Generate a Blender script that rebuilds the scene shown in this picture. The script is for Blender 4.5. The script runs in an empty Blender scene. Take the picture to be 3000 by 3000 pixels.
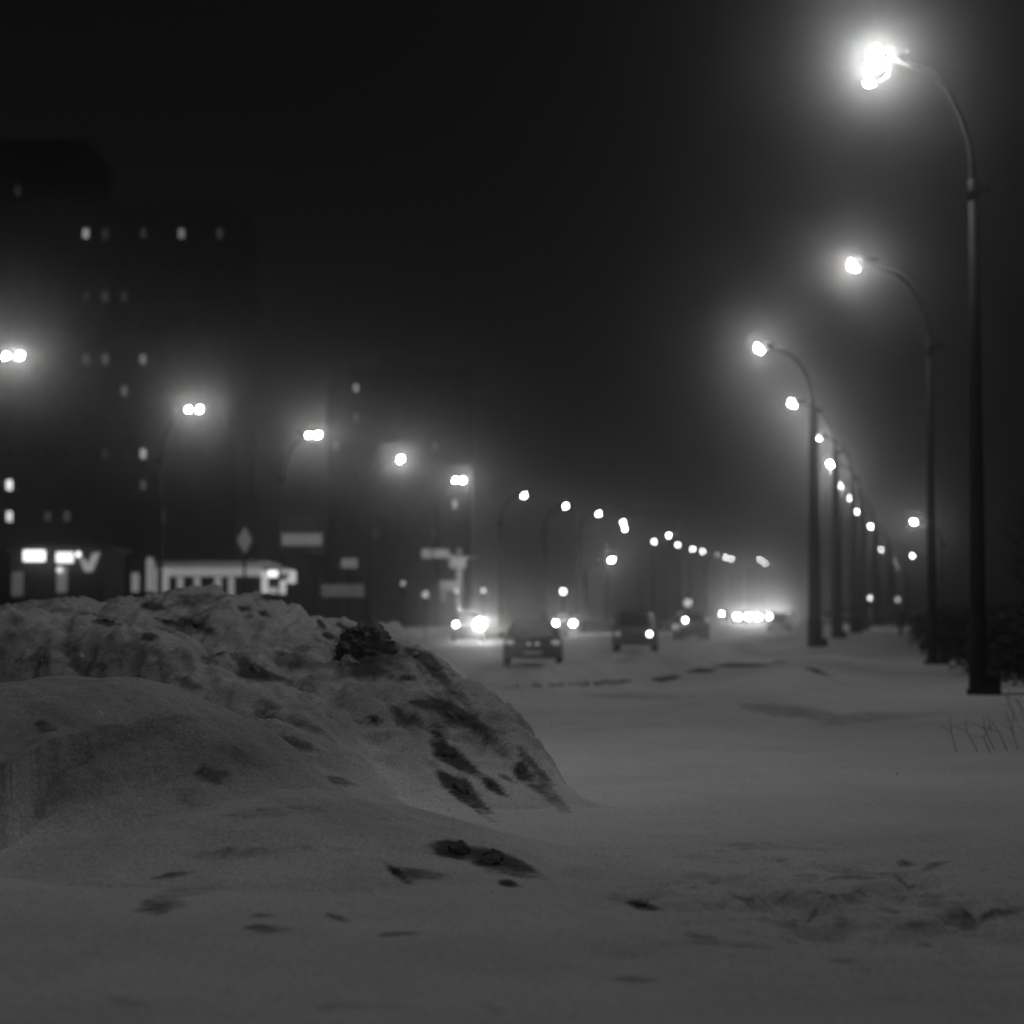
import bpy, bmesh, math, random
import numpy as np
from mathutils import Vector, Matrix

random.seed(7)
rng = np.random.default_rng(11)
S = bpy.context.scene
COL = S.collection

# ------------------------------------------------------------------ camera, sky, exposure
CAM_H = 1.4
F_PX = 6000.0                       # focal length in pixels of the 3000 px photograph
PITCH = math.atan(300 / F_PX)       # horizon lies 300 px below the middle
cam_d = bpy.data.cameras.new('camera')
cam = bpy.data.objects.new('camera', cam_d)
COL.objects.link(cam)
cam.location = (0, 0, CAM_H)
cam.rotation_euler = (math.pi / 2 + PITCH, 0, 0)
cam_d.sensor_width = 24; cam_d.sensor_height = 24; cam_d.lens = 48
cam_d.clip_start = 0.1; cam_d.clip_end = 3000
cam_d.dof.use_dof = True
cam_d.dof.focus_distance = 14.0
cam_d.dof.aperture_fstop = 0.9
cam_d.dof.aperture_blades = 0
S.camera = cam
S.render.resolution_x = S.render.resolution_y = 1024

world = bpy.data.worlds.new('World'); S.world = world
world.use_nodes = True
wn = world.node_tree.nodes; wl = world.node_tree.links
bg = wn['Background']
bg.inputs['Color'].default_value = (1, 1, 1, 1)
bg.inputs['Strength'].default_value = 0.0030       # overcast night sky

S.view_settings.view_transform = 'Standard'
S.view_settings.look = 'None'
S.view_settings.exposure = 0.0
S.view_settings.gamma = 1.0
S.render.engine = 'CYCLES'
cy = S.cycles
cy.use_denoising = True
cy.denoiser = 'OPENIMAGEDENOISE'
cy.denoising_input_passes = 'RGB_ALBEDO_NORMAL'
cy.use_adaptive_sampling = False
cy.use_light_tree = True
cy.max_bounces = 4; cy.diffuse_bounces = 2; cy.glossy_bounces = 2
cy.transmission_bounces = 2; cy.volume_bounces = 1; cy.transparent_max_bounces = 8
cy.sample_clamp_direct = 0.0; cy.sample_clamp_indirect = 1.0
cy.caustics_reflective = False; cy.caustics_refractive = False
cy.pixel_filter_type = 'BLACKMAN_HARRIS'
cy.filter_width = 1.6

LAMP_L = 560.0        # radiance of a street lamp's lens
HAZE = 0.00135

# ------------------------------------------------------------------ pixel <-> world
CP, SP = math.cos(PITCH), math.sin(PITCH)
def ray(px, py):
    a = (px - 1500) / F_PX; b = (1500 - py) / F_PX
    return np.array([a, CP - b * SP, SP + b * CP])
def at(px, py, Y):
    d = ray(px, py); t = Y / d[1]
    return Vector((d[0] * t, Y, CAM_H + d[2] * t))
def depth_for_z(py, z):
    d = ray(1500, py)
    return (z - CAM_H) / d[2] * d[1]

# ------------------------------------------------------------------ noise
_perm = np.concatenate([rng.permutation(256)] * 3)
_gr = rng.uniform(0, 2 * math.pi, 256)
def perlin(x, y):
    xi = np.floor(x).astype(int); yi = np.floor(y).astype(int)
    xf = x - xi; yf = y - yi
    u = xf * xf * xf * (xf * (xf * 6 - 15) + 10); v = yf * yf * yf * (yf * (yf * 6 - 15) + 10)
    def g(ix, iy, dx, dy):
        h = _perm[_perm[ix & 255] + (iy & 255)]; a = _gr[h]
        return np.cos(a) * dx + np.sin(a) * dy
    n00 = g(xi, yi, xf, yf); n10 = g(xi + 1, yi, xf - 1, yf)
    n01 = g(xi, yi + 1, xf, yf - 1); n11 = g(xi + 1, yi + 1, xf - 1, yf - 1)
    a = n00 + u * (n10 - n00); b = n01 + u * (n11 - n01)
    return (a + v * (b - a)) * 1.4
def fbm(x, y, f, oct=4, seed=0.0):
    r = np.zeros_like(np.asarray(x, float)); a = 1.0; tot = 0
    for i in range(oct):
        r = r + a * perlin(x * f + seed + i * 17.3, y * f - seed * 1.7 + i * 9.1); tot += a
        a *= .5; f *= 2.03
    return r / tot
def sstep(a, b, x):
    t = np.clip((x - a) / (b - a), 0, 1); return t * t * (3 - 2 * t)

# ------------------------------------------------------------------ terrain heights
def road_s(x, y): return x - (.2 * y - 3.94)       # sideways distance from the near lamp row
def ground_z(x, y):
    x = np.asarray(x, float); y = np.asarray(y, float)
    s = road_s(x, y)
    rise = np.interp(y, [0, 70, 120, 250, 400, 600, 900], [0, 0, .08, .3, .55, .9, 1.2])
    z = rise + .03 * fbm(x, y, .25, 3, 3.0)
    z = z + .24 * sstep(62, 82, y) * sstep(-2.6, -.8, s) * (1 - sstep(2.2, 4.5, s))
    z = z - .10 * sstep(-2.6, -4.6, s) * sstep(24, 34, y) * (1 - sstep(-29, -31, s) * 0)
    # berm thrown up by the plough along the kerb
    wob = .8 * fbm(x, y, .12, 2, 8.0)
    hb = .42 + .3 * fbm(x, y, .16, 2, 5.0)
    q = s + 2.35 + wob
    z = z + np.maximum(hb, .06) * np.exp(-(q / np.where(q > 0, .5, 1.3)) ** 2) * sstep(28, 38, y) * (1 + .35 * fbm(x, y, 1.1, 3, 9.0))
    z = z + .5 * np.exp(-((s + 29.5) / 1.2) ** 2) * sstep(40, 60, y)
    # low drift between kerb and lamp row
    z = z + .26 * np.exp(-((s - 1.3 + .6 * fbm(x, y, .1, 2, 1.0)) / 1.1) ** 2) * sstep(20, 30, y) * (1 - sstep(55, 70, y))
    z = z + .12 * fbm(x, y * .7, .35, 4, 21.0) * sstep(18, 28, y) * (1 - sstep(60, 80, y))
    # trampled patch and tyre groove near the camera
    tr = np.exp(-((x - 1.65) / 1.15) ** 2 - ((y - 10.2) / 2.0) ** 2)
    pit = np.clip(fbm(x, y * .6, 2.6, 3, 40.0) - .08, 0, 1)
    z = z + tr * (.05 * fbm(x, y, 1.7, 3, 42.0) - .26 * pit + .03 * fbm(x, y, 7.0, 3, 43.0))
    gx = x - 1.55; gy = y - 8.95 - gx * .95
    z = z - .06 * np.exp(-(gy / .14) ** 2) * sstep(-.25, .5, gx)
    z = z + .022 * fbm(x, y * 1.8, .9, 3, 61.0) * (1 - sstep(14, 22, y))
    z = z + .006 * fbm(x, y, 5.0, 2, 66.0) * (1 - sstep(12, 20, y))
    # right: ground falls away behind the lamp row
    z = z - 1.2 * sstep(4.5, 11, road_s(x, y) - 5.2 * (1 - sstep(60, 72, y)))
    return z

def ridge(x, y, pts, wf, wb, pw=1.0, foot=.55):
    """A plough ridge: crest polyline of (px, py, distance), width to the front and to the back."""
    C = [np.array(list(at(*p))) for p in pts]; P = []
    for i in range(len(C) - 1):                        # Catmull-Rom through the crest points
        a, b, c, d = C[max(i - 1, 0)], C[i], C[i + 1], C[min(i + 2, len(C) - 1)]
        for t in np.arange(0, 1, .2):
            P.append(.5 * (2 * b + (c - a) * t + (2 * a - 5 * b + 4 * c - d) * t * t + (3 * b - a - 3 * c + d) * t ** 3))
    P.append(C[-1]); P = np.array(P)
    best = np.full(x.shape, -1e9)
    D = np.full(x.shape, 1e9); H = np.zeros(x.shape)
    for i in range(len(P) - 1):
        a, b = P[i], P[i + 1]
        ab = b[:2] - a[:2]; L = (ab ** 2).sum()
        t = np.clip(((x - a[0]) * ab[0] + (y - a[1]) * ab[1]) / L, 0, 1)
        dx = x - (a[0] + t * ab[0]); dy = y - (a[1] + t * ab[1])
        d = np.hypot(dx, dy)
        m = d < D
        D = np.where(m, d, D); H = np.where(m, a[2] + t * (b[2] - a[2]), H)
    fr = sstep(-.35, .35, np.interp(x, P[:, 0], P[:, 1]) - y)          # 1 on the viewer's side of the crest
    W = fr * wf * np.clip(H / .95, .55 if pw < 1.05 else .42, 1) + (1 - fr) * wb * np.clip(H / 1.2, .2, 1)
    q = np.clip(D / W, 0, 1)
    return H * (1 - sstep(0, 1, q ** pw))

R_BACK = [(-900, 1806, 23.2), (-500, 1802, 23.2), (-300, 1800, 23.1), (0, 1792, 23), (150, 1768, 22.5), (330, 1752, 22), (450, 1748, 22), (600, 1724, 21.5),
          (750, 1740, 21), (850, 1770, 20.5), (950, 1798, 20), (1060, 1838, 19.3), (1175, 1875, 18.8), (1290, 1925, 18),
          (1410, 2015, 17.2), (1540, 2140, 16.3), (1630, 2270, 15.5), (1672, 2360, 14.8)]
R_MID = [(-900, 1814, 18.7), (-500, 1810, 18.7), (-200, 1806, 18.6), (0, 1800, 18.5), (120, 1806, 18.3), (330, 1836, 18), (480, 1856, 17.6), (570, 1896, 17.2), (640, 1946, 16.8),
         (720, 2000, 16.4), (820, 2065, 15.8), (900, 2120, 15.3)]
R_FRONT = [(-1000, 2040, 14.3), (-600, 2020, 14.3), (-300, 2004, 14.25), (0, 1989, 14.2), (150, 1964, 14), (300, 1972, 13.8), (430, 1969, 13.6), (560, 2012, 13.3), (680, 2075, 13.1), (780, 2170, 12.8), (860, 2290, 12.4)]
R_APRON = [(-1000, 2170, 14.9), (-400, 2155, 14.8), (150, 2140, 14.6), (420, 2120, 14.5), (700, 2150, 14.2), (1000, 2262, 13.6), (1250, 2395, 13), (1420, 2490, 12.6)]
def streak(x, y): return fbm((x * .62 - y * .78) * .5, (x * .78 + y * .62) * 2.3, 1.0, 4, 90.0)
def bank_h(x, y):
    sh = np.shape(x)
    x = np.asarray(x, float); y = np.asarray(y, float)
    wx = x + .25 * fbm(x, y, .9, 2, 70.0); wy = y + .25 * fbm(x, y, .9, 2, 75.0)
    a = ridge(wx, wy, R_BACK, 5.6, 1.1, .95)
    b = ridge(wx, wy, R_MID, 1.3, 2.0, 1.25)
    c = ridge(wx, wy, R_FRONT, 4.6, 1.9, 1.0)
    e = ridge(wx, wy, R_APRON, 3.4, 3.0, .95)
    m = np.maximum(np.maximum(a, e), np.maximum(b, c))
    k = .09
    h = m + k * np.log(np.exp((a - m) / k) + np.exp((b - m) / k) + np.exp((c - m) / k) + np.exp((e - m) / k)) - k * np.log(1 + 3 * np.exp(-m / k))
    body = sstep(.05, .5, h)
    rough = sstep(13.8, 16.5, y)
    lump = fbm(x, y, 1.3, 4, 30.0)
    h = h + body * rough * (.16 * lump + .09 * (1 - 2 * np.abs(fbm(x, y, 2.6, 3, 35.0))) - .03)
    h = h + body * (.02 + .035 * rough) * fbm(x, y * .8, 5.5, 3, 37.0) * (.4 + .6 * rough)
    # streaks blown along the slope of the far ridge
    st = streak(x, y)
    h = h + body * (.4 + .6 * rough) * .12 * st
    return h
def bank_z(x, y): return ground_z(x, y) + bank_h(x, y) - .045

def surface_z(x, y):
    g = ground_z(x, y)
    inb = (x > -10) & (x < 2.4) & (y > 8) & (y < 27.5)
    b = np.where(inb, bank_z(x, y), -9)
    for (hx, hy, hr, hh) in HEAPS:
        b = np.maximum(b, heap_z(x, y, hx, hy, hr, hh))
    return np.maximum(g, b)
HEAPS = []
def heap_z(x, y, hx, hy, hr, hh):
    q = np.hypot((x - hx) / hr, (y - hy) / (hr * 1.25))
    return ground_z(x, y) + hh * (1 - sstep(0, 1, np.clip(q, 0, 1) ** 1.5)) * (1 + .45 * fbm(x, y, .9, 4, 55.0)) - .03
def hit(px, py, y0=4.0, y1=60.0):
    d = ray(px, py); Y = np.exp(np.linspace(math.log(y0), math.log(y1), 6000)); t = Y / d[1]
    X = d[0] * t; Z = CAM_H + d[2] * t
    below = Z < surface_z(X, Y)
    i = int(np.argmax(below)) if below.any() else len(Y) - 1
    return Vector((X[i], Y[i], Z[i]))

# ------------------------------------------------------------------ materials (all neutral grey: the photograph is monochrome)
def new_mat(name):
    m = bpy.data.materials.new(name); m.use_nodes = True
    return m, m.node_tree.nodes, m.node_tree.links
def grey(name, v, rough=.7, spec=.3, noise=None, metallic=0.0, bump=0.0, bscale=30.0):
    m, n, l = new_mat(name)
    p = n['Principled BSDF']
    p.inputs['Base Color'].default_value = (v, v, v, 1)
    p.inputs['Roughness'].default_value = rough
    p.inputs['Specular IOR Level'].default_value = spec
    p.inputs['Metallic'].default_value = metallic
    if noise:
        sc, lo, hi = noise
        tc = n.new('ShaderNodeTexCoord'); t = n.new('ShaderNodeTexNoise'); t.inputs['Scale'].default_value = sc; t.inputs['Detail'].default_value = 5
        r = n.new('ShaderNodeValToRGB')
        r.color_ramp.elements[0].position = .35; r.color_ramp.elements[1].position = .68
        r.color_ramp.elements[0].color = (lo, lo, lo, 1); r.color_ramp.elements[1].color = (hi, hi, hi, 1)
        l.new(tc.outputs['Object'], t.inputs['Vector']); l.new(t.outputs['Fac'], r.inputs['Fac']); l.new(r.outputs['Color'], p.inputs['Base Color'])
    if bump:
        tc = n.new('ShaderNodeTexCoord'); t = n.new('ShaderNodeTexNoise'); t.inputs['Scale'].default_value = bscale; t.inputs['Detail'].default_value = 6
        b = n.new('ShaderNodeBump'); b.inputs['Strength'].default_value = bump; b.inputs['Distance'].default_value = .05
        l.new(tc.outputs['Object'], t.inputs['Vector']); l.new(t.outputs['Fac'], b.inputs['Height']); l.new(b.outputs['Normal'], p.inputs['Normal'])
    return m
def glow(name, v, base=.3):
    m, n, l = new_mat(name)
    p = n['Principled BSDF']
    p.inputs['Base Color'].default_value = (base, base, base, 1)
    p.inputs['Emission Color'].default_value = (1, 1, 1, 1)
    p.inputs['Emission Strength'].default_value = v
    m.cycles.emission_sampling = 'FRONT' if v > 10 else 'NONE'
    return m
def snow_mat(name, v, dirt_and_shade=.0, dscale=1.2, bump=.35, bscale=14.0):
    m, n, l = new_mat(name)
    p = n['Principled BSDF']; p.inputs['Roughness'].default_value = .85; p.inputs['Specular IOR Level'].default_value = .15
    tc = n.new('ShaderNodeTexCoord')
    t = n.new('ShaderNodeTexNoise'); t.inputs['Scale'].default_value = dscale; t.inputs['Detail'].default_value = 8; t.inputs['Roughness'].default_value = .62
    r = n.new('ShaderNodeValToRGB')
    r.color_ramp.elements[0].position = .34; r.color_ramp.elements[1].position = .60
    lo = v * (1 - dirt_and_shade)
    r.color_ramp.elements[0].color = (lo, lo, lo, 1); r.color_ramp.elements[1].color = (v, v, v, 1)
    l.new(tc.outputs['Object'], t.inputs['Vector']); l.new(t.outputs['Fac'], r.inputs['Fac']); l.new(r.outputs['Color'], p.inputs['Base Color'])
    at_ = n.new('ShaderNodeAttribute'); at_.attribute_name = 'dirt_and_shade'  # per-vertex tone mixing grit and painted shade
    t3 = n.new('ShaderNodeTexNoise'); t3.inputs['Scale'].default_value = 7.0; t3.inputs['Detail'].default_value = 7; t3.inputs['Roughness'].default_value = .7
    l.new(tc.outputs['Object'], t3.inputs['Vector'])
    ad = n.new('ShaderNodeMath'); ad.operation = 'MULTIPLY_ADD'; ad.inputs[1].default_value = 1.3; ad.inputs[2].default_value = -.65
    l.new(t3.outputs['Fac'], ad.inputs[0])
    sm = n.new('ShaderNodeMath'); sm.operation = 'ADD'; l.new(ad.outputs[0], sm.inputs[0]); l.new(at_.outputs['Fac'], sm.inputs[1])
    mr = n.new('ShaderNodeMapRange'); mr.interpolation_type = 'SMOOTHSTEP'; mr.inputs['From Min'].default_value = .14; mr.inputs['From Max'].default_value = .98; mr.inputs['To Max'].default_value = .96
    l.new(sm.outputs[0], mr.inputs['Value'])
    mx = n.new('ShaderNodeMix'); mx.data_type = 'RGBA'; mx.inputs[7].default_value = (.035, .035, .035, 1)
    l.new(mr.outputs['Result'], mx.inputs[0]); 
    t5 = n.new('ShaderNodeTexNoise'); t5.inputs['Scale'].default_value = 55; t5.inputs['Detail'].default_value = 5; t5.inputs['Roughness'].default_value = .75
    l.new(tc.outputs['Object'], t5.inputs['Vector'])
    m5 = n.new('ShaderNodeMapRange'); m5.inputs['From Min'].default_value = .3; m5.inputs['From Max'].default_value = .7; m5.inputs['To Min'].default_value = .5; m5.inputs['To Max'].default_value = 1.22
    l.new(t5.outputs['Fac'], m5.inputs['Value'])
    g5 = n.new('ShaderNodeVectorMath'); g5.operation = 'SCALE'; l.new(r.outputs['Color'], g5.inputs[0]); l.new(m5.outputs['Result'], g5.inputs['Scale'])
    ag = n.new('ShaderNodeAttribute'); ag.attribute_name = 'grime'
    mg = n.new('ShaderNodeMapRange'); mg.inputs['To Min'].default_value = 1.0; mg.inputs['To Max'].default_value = .5
    l.new(ag.outputs['Fac'], mg.inputs['Value'])
    g6 = n.new('ShaderNodeVectorMath'); g6.operation = 'SCALE'; l.new(g5.outputs['Vector'], g6.inputs[0]); l.new(mg.outputs['Result'], g6.inputs['Scale'])
    l.new(g6.outputs['Vector'], mx.inputs[6]); l.new(mx.outputs[2], p.inputs['Base Color'])
    t2 = n.new('ShaderNodeTexNoise'); t2.inputs['Scale'].default_value = bscale; t2.inputs['Detail'].default_value = 7; t2.inputs['Roughness'].default_value = .6
    b = n.new('ShaderNodeBump'); b.inputs['Strength'].default_value = bump; b.inputs['Distance'].default_value = .04
    l.new(tc.outputs['Object'], t2.inputs['Vector']); l.new(t2.outputs['Fac'], b.inputs['Height']); l.new(b.outputs['Normal'], p.inputs['Normal'])
    return m

M = {}
M['snow'] = snow_mat('snow', .70, .16, .5)
M['bank_snow'] = snow_mat('bank_snow', .70, .20, 1.1, .6, 9.0)
M['clod'] = grey('dirty_shaded_ice', .06, .8, .2, (5.0, .03, .14), bump=.5, bscale=14)  # tone mixes dirt with the shade on the lumps' near faces
M['clod_grey'] = grey('grey_ice', .18, .8, .2, (5.0, .12, .42), bump=.5, bscale=14)
M['pole'] = grey('painted_steel', .022, .7, .2, (3.0, .006, .014))
M['housing'] = grey('lamp_housing', .03, .7, .2, (8.0, .02, .04))
M['lens'] = glow('lamp_lens', LAMP_L); M['lens_added'] = glow('lamp_lens_added', LAMP_L * 1.85)  # second lens brighter, for the added lamp out of view
M['lens_dim'] = glow('lamp_lens_dim', 30.0)
M['wall'] = grey('panel_wall', .07, .9, .1, (.6, .05, .09))
M['wall_dark'] = grey('plaster_wall', .06, .9, .1, (.6, .04, .08))
M['trim'] = grey('trim', .08, .8, .2, (2.0, .06, .10))
M['glass_dark'] = grey('dark_glass', .02, .12, .5, (1.5, .015, .03))
M['car_paint'] = grey('car_paint', .10, .35, .5, (5.0, .08, .12))
M['car_paint_mid'] = grey('car_paint_mid', .2, .3, .5, (5.0, .17, .23))
M['rubber'] = grey('rubber', .02, .85, .2, (20.0, .015, .03))
M['rim'] = grey('rim', .35, .35, .5, (9.0, .3, .4), metallic=.6)
M['plate'] = grey('number_plate', .55, .6, .3, (6.0, .45, .6))
M['tail'] = grey('tail_lamp', .12, .3, .5, (12.0, .09, .15))
M['chrome'] = grey('reflector', .5, .3, .5, (12.0, .4, .6), metallic=.5)
M['coat'] = grey('dark_coat', .025, .9, .1, (12.0, .015, .035))
M['skin'] = grey('skin', .35, .7, .2, (12.0, .3, .4))
M['bark'] = grey('bark', .06, .95, .1, (8.0, .03, .09), bump=.5)
M['twig'] = grey('twig', .035, .95, .1, (8.0, .02, .05))
M['leaf'] = grey('evergreen_leaf', .03, .9, .1, (4.0, .015, .05))
M['sign_white'] = grey('sign_white', .7, .6, .3, (3.0, .6, .75))
M['sign_grey'] = grey('sign_grey', .35, .6, .3, (3.0, .3, .4))
_fm, _fn, _fl = new_mat('snowflake'); _fn.remove(_fn['Principled BSDF'])
_d = _fn.new('ShaderNodeBsdfDiffuse'); _t = _fn.new('ShaderNodeBsdfTranslucent'); _m = _fn.new('ShaderNodeMixShader')
_nz = _fn.new('ShaderNodeTexNoise'); _nz.inputs['Scale'].default_value = 80; _mr = _fn.new('ShaderNodeMapRange'); _mr.inputs['To Min'].default_value = .85; _mr.inputs['To Max'].default_value = .98
_fl.new(_nz.outputs['Fac'], _mr.inputs['Value']); _fl.new(_mr.outputs['Result'], _d.inputs['Color']); _fl.new(_mr.outputs['Result'], _t.inputs['Color'])
_fl.new(_d.outputs[0], _m.inputs[1]); _fl.new(_t.outputs[0], _m.inputs[2]); _fl.new(_m.outputs[0], _fn['Material Output'].inputs['Surface'])
M['flake'] = _fm
def lit(v):
    k = 'lit_%g' % v
    if k not in M: M[k] = glow(k, v)
    return M[k]

# ------------------------------------------------------------------ mesh helpers
class MB:
    def __init__(self): self.bm = bmesh.new(); self.mats = []; self.cur = 0
    def m(self, mat):
        if mat not in self.mats: self.mats.append(mat)
        self.cur = self.mats.index(mat); return self
    def _mark(self, faces, smooth=False):
        for f in faces: f.material_index = self.cur; f.smooth = smooth
    def box(self, x0, x1, y0, y1, z0, z1, bevel=0.0, rot=None, loc=None):
        r = bmesh.ops.create_cube(self.bm, size=1)
        vs = r['verts']
        for v in vs:
            v.co = Vector(((x0 + x1) / 2 + v.co.x * (x1 - x0), (y0 + y1) / 2 + v.co.y * (y1 - y0), (z0 + z1) / 2 + v.co.z * (z1 - z0)))
        fs = list({f for v in vs for f in v.link_faces})
        if bevel:
            es = list({e for v in vs for e in v.link_edges})
            rb = bmesh.ops.bevel(self.bm, geom=es, offset=bevel, segments=2, affect='EDGES', profile=.6)
            fs = [f for f in self.bm.faces if f in set(rb['faces']) or f in fs and f.is_valid]
            fs = list(set([f for f in fs if f.is_valid] + list(rb['faces'])))
            vs = list({v for f in fs for v in f.verts})
        if rot is not None:
            bmesh.ops.rotate(self.bm, verts=vs, cent=loc or Vector((0, 0, 0)), matrix=rot)
        self._mark(fs); return self
    def tube(self, pts, rad, n=10, cap=True, smooth=True):
        pts = [Vector(p) for p in pts]
        if not hasattr(rad, '__len__'): rad = [rad] * len(pts)
        rings = []
        ref = Vector((0, 0, 1))
        for i, p in enumerate(pts):
            t = (pts[min(i + 1, len(pts) - 1)] - pts[max(i - 1, 0)]).normalized()
            if abs(t.dot(ref)) > .95: r0 = Vector((1, 0, 0)) if abs(t.x) < .9 else Vector((0, 1, 0))
            else: r0 = ref
            if i == 0: u = (r0 - t * r0.dot(t)).normalized()
            else: u = (u - t * u.dot(t)).normalized()
            w = t.cross(u)
            rings.append([self.bm.verts.new(p + (u * math.cos(a) + w * math.sin(a)) * rad[i]) for a in [2 * math.pi * k / n for k in range(n)]])
        fs = []
        for a, b in zip(rings, rings[1:]):
            for k in range(n):
                fs.append(self.bm.faces.new((a[k], a[(k + 1) % n], b[(k + 1) % n], b[k])))
        if cap:
            fs.append(self.bm.faces.new(rings[0][::-1])); fs.append(self.bm.faces.new(rings[-1]))
        self._mark(fs, smooth); return self
    def ellipsoid(self, c, r, sub=1, noise=0.0, seed=0, smooth=True, nf=2.0):
        q = bmesh.ops.create_icosphere(self.bm, subdivisions=sub, radius=1)
        for v in q['verts']:
            k = 1.0
            if noise:
                p = v.co
                k = 1 + noise * float(perlin(np.array([p.x * nf + seed * 3.1 + p.z * 1.3]), np.array([p.y * nf - seed * 2.7 + p.z * nf * .7]))[0]) \
                    + noise * .6 * float(perlin(np.array([p.x * nf * 2.7 + seed]), np.array([p.z * nf * 2.7 + p.y * 1.9 + seed]))[0])
            v.co = Vector((c[0] + v.co.x * r[0] * k, c[1] + v.co.y * r[1] * k, c[2] + v.co.z * r[2] * k))
        self._mark({f for v in q['verts'] for f in v.link_faces}, smooth); return self
    def poly(self, pts, depth_vec=None):
        vs = [self.bm.verts.new(Vector(p)) for p in pts]
        fs = [self.bm.faces.new(vs)]
        if depth_vec is not None:
            dv = Vector(depth_vec)
            ws = [self.bm.verts.new(Vector(p) + dv) for p in pts]
            fs.append(self.bm.faces.new(ws[::-1]))
            for i in range(len(vs)):
                j = (i + 1) % len(vs)
                fs.append(self.bm.faces.new((vs[j], vs[i], ws[i], ws[j])))
        self._mark(fs); return self
    def build(self, name, mat=None, parent=None, loc=None):
        me = bpy.data.meshes.new(name)
        bmesh.ops.recalc_face_normals(self.bm, faces=self.bm.faces[:])
        self.bm.to_mesh(me); self.bm.free()
        ms = self.mats if self.mats else [mat]
        for q in ms: me.materials.append(q)
        o = bpy.data.objects.new(name, me); COL.objects.link(o)
        if parent: o.parent = parent
        if loc is not None: o.location = loc
        return o
def tag(o, label=None, cat=None, group=None, kind=None):
    if label: o['label'] = label
    if cat: o['category'] = cat
    if group: o['group'] = group
    if kind: o['kind'] = kind
    return o
def empty(name, loc=(0, 0, 0), rz=0.0):
    o = bpy.data.objects.new(name, None); COL.objects.link(o)
    o.location = loc; o.rotation_euler = (0, 0, rz); o.empty_display_size = .2
    return o
def copy_tree(o, parent=None):
    c = o.copy(); COL.objects.link(c)
    if parent: c.parent = parent
    for ch in list(o.children): copy_tree(ch, c)
    return c
def grid_mesh(name, X, Y, Z, mat, smooth=True):
    nr, nc = X.shape
    me = bpy.data.meshes.new(name)
    V = np.stack([X, Y, Z], -1).reshape(-1, 3)
    i = np.arange(nr * nc).reshape(nr, nc)
    q = np.stack([i[:-1, :-1], i[:-1, 1:], i[1:, 1:], i[1:, :-1]], -1).reshape(-1, 4)
    me.vertices.add(len(V)); me.vertices.foreach_set('co', V.ravel())
    me.loops.add(q.size); me.loops.foreach_set('vertex_index', q.ravel().astype(np.int32))
    me.polygons.add(len(q)); me.polygons.foreach_set('loop_start', np.arange(0, q.size, 4, dtype=np.int32))
    me.polygons.foreach_set('use_smooth', np.full(len(q), smooth))
    me.materials.append(mat); me.update(calc_edges=True); me.validate()
    o = bpy.data.objects.new(name, me); COL.objects.link(o); return o
def gz(x, y): return float(ground_z(np.array([float(x)]), np.array([float(y)]))[0])

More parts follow.
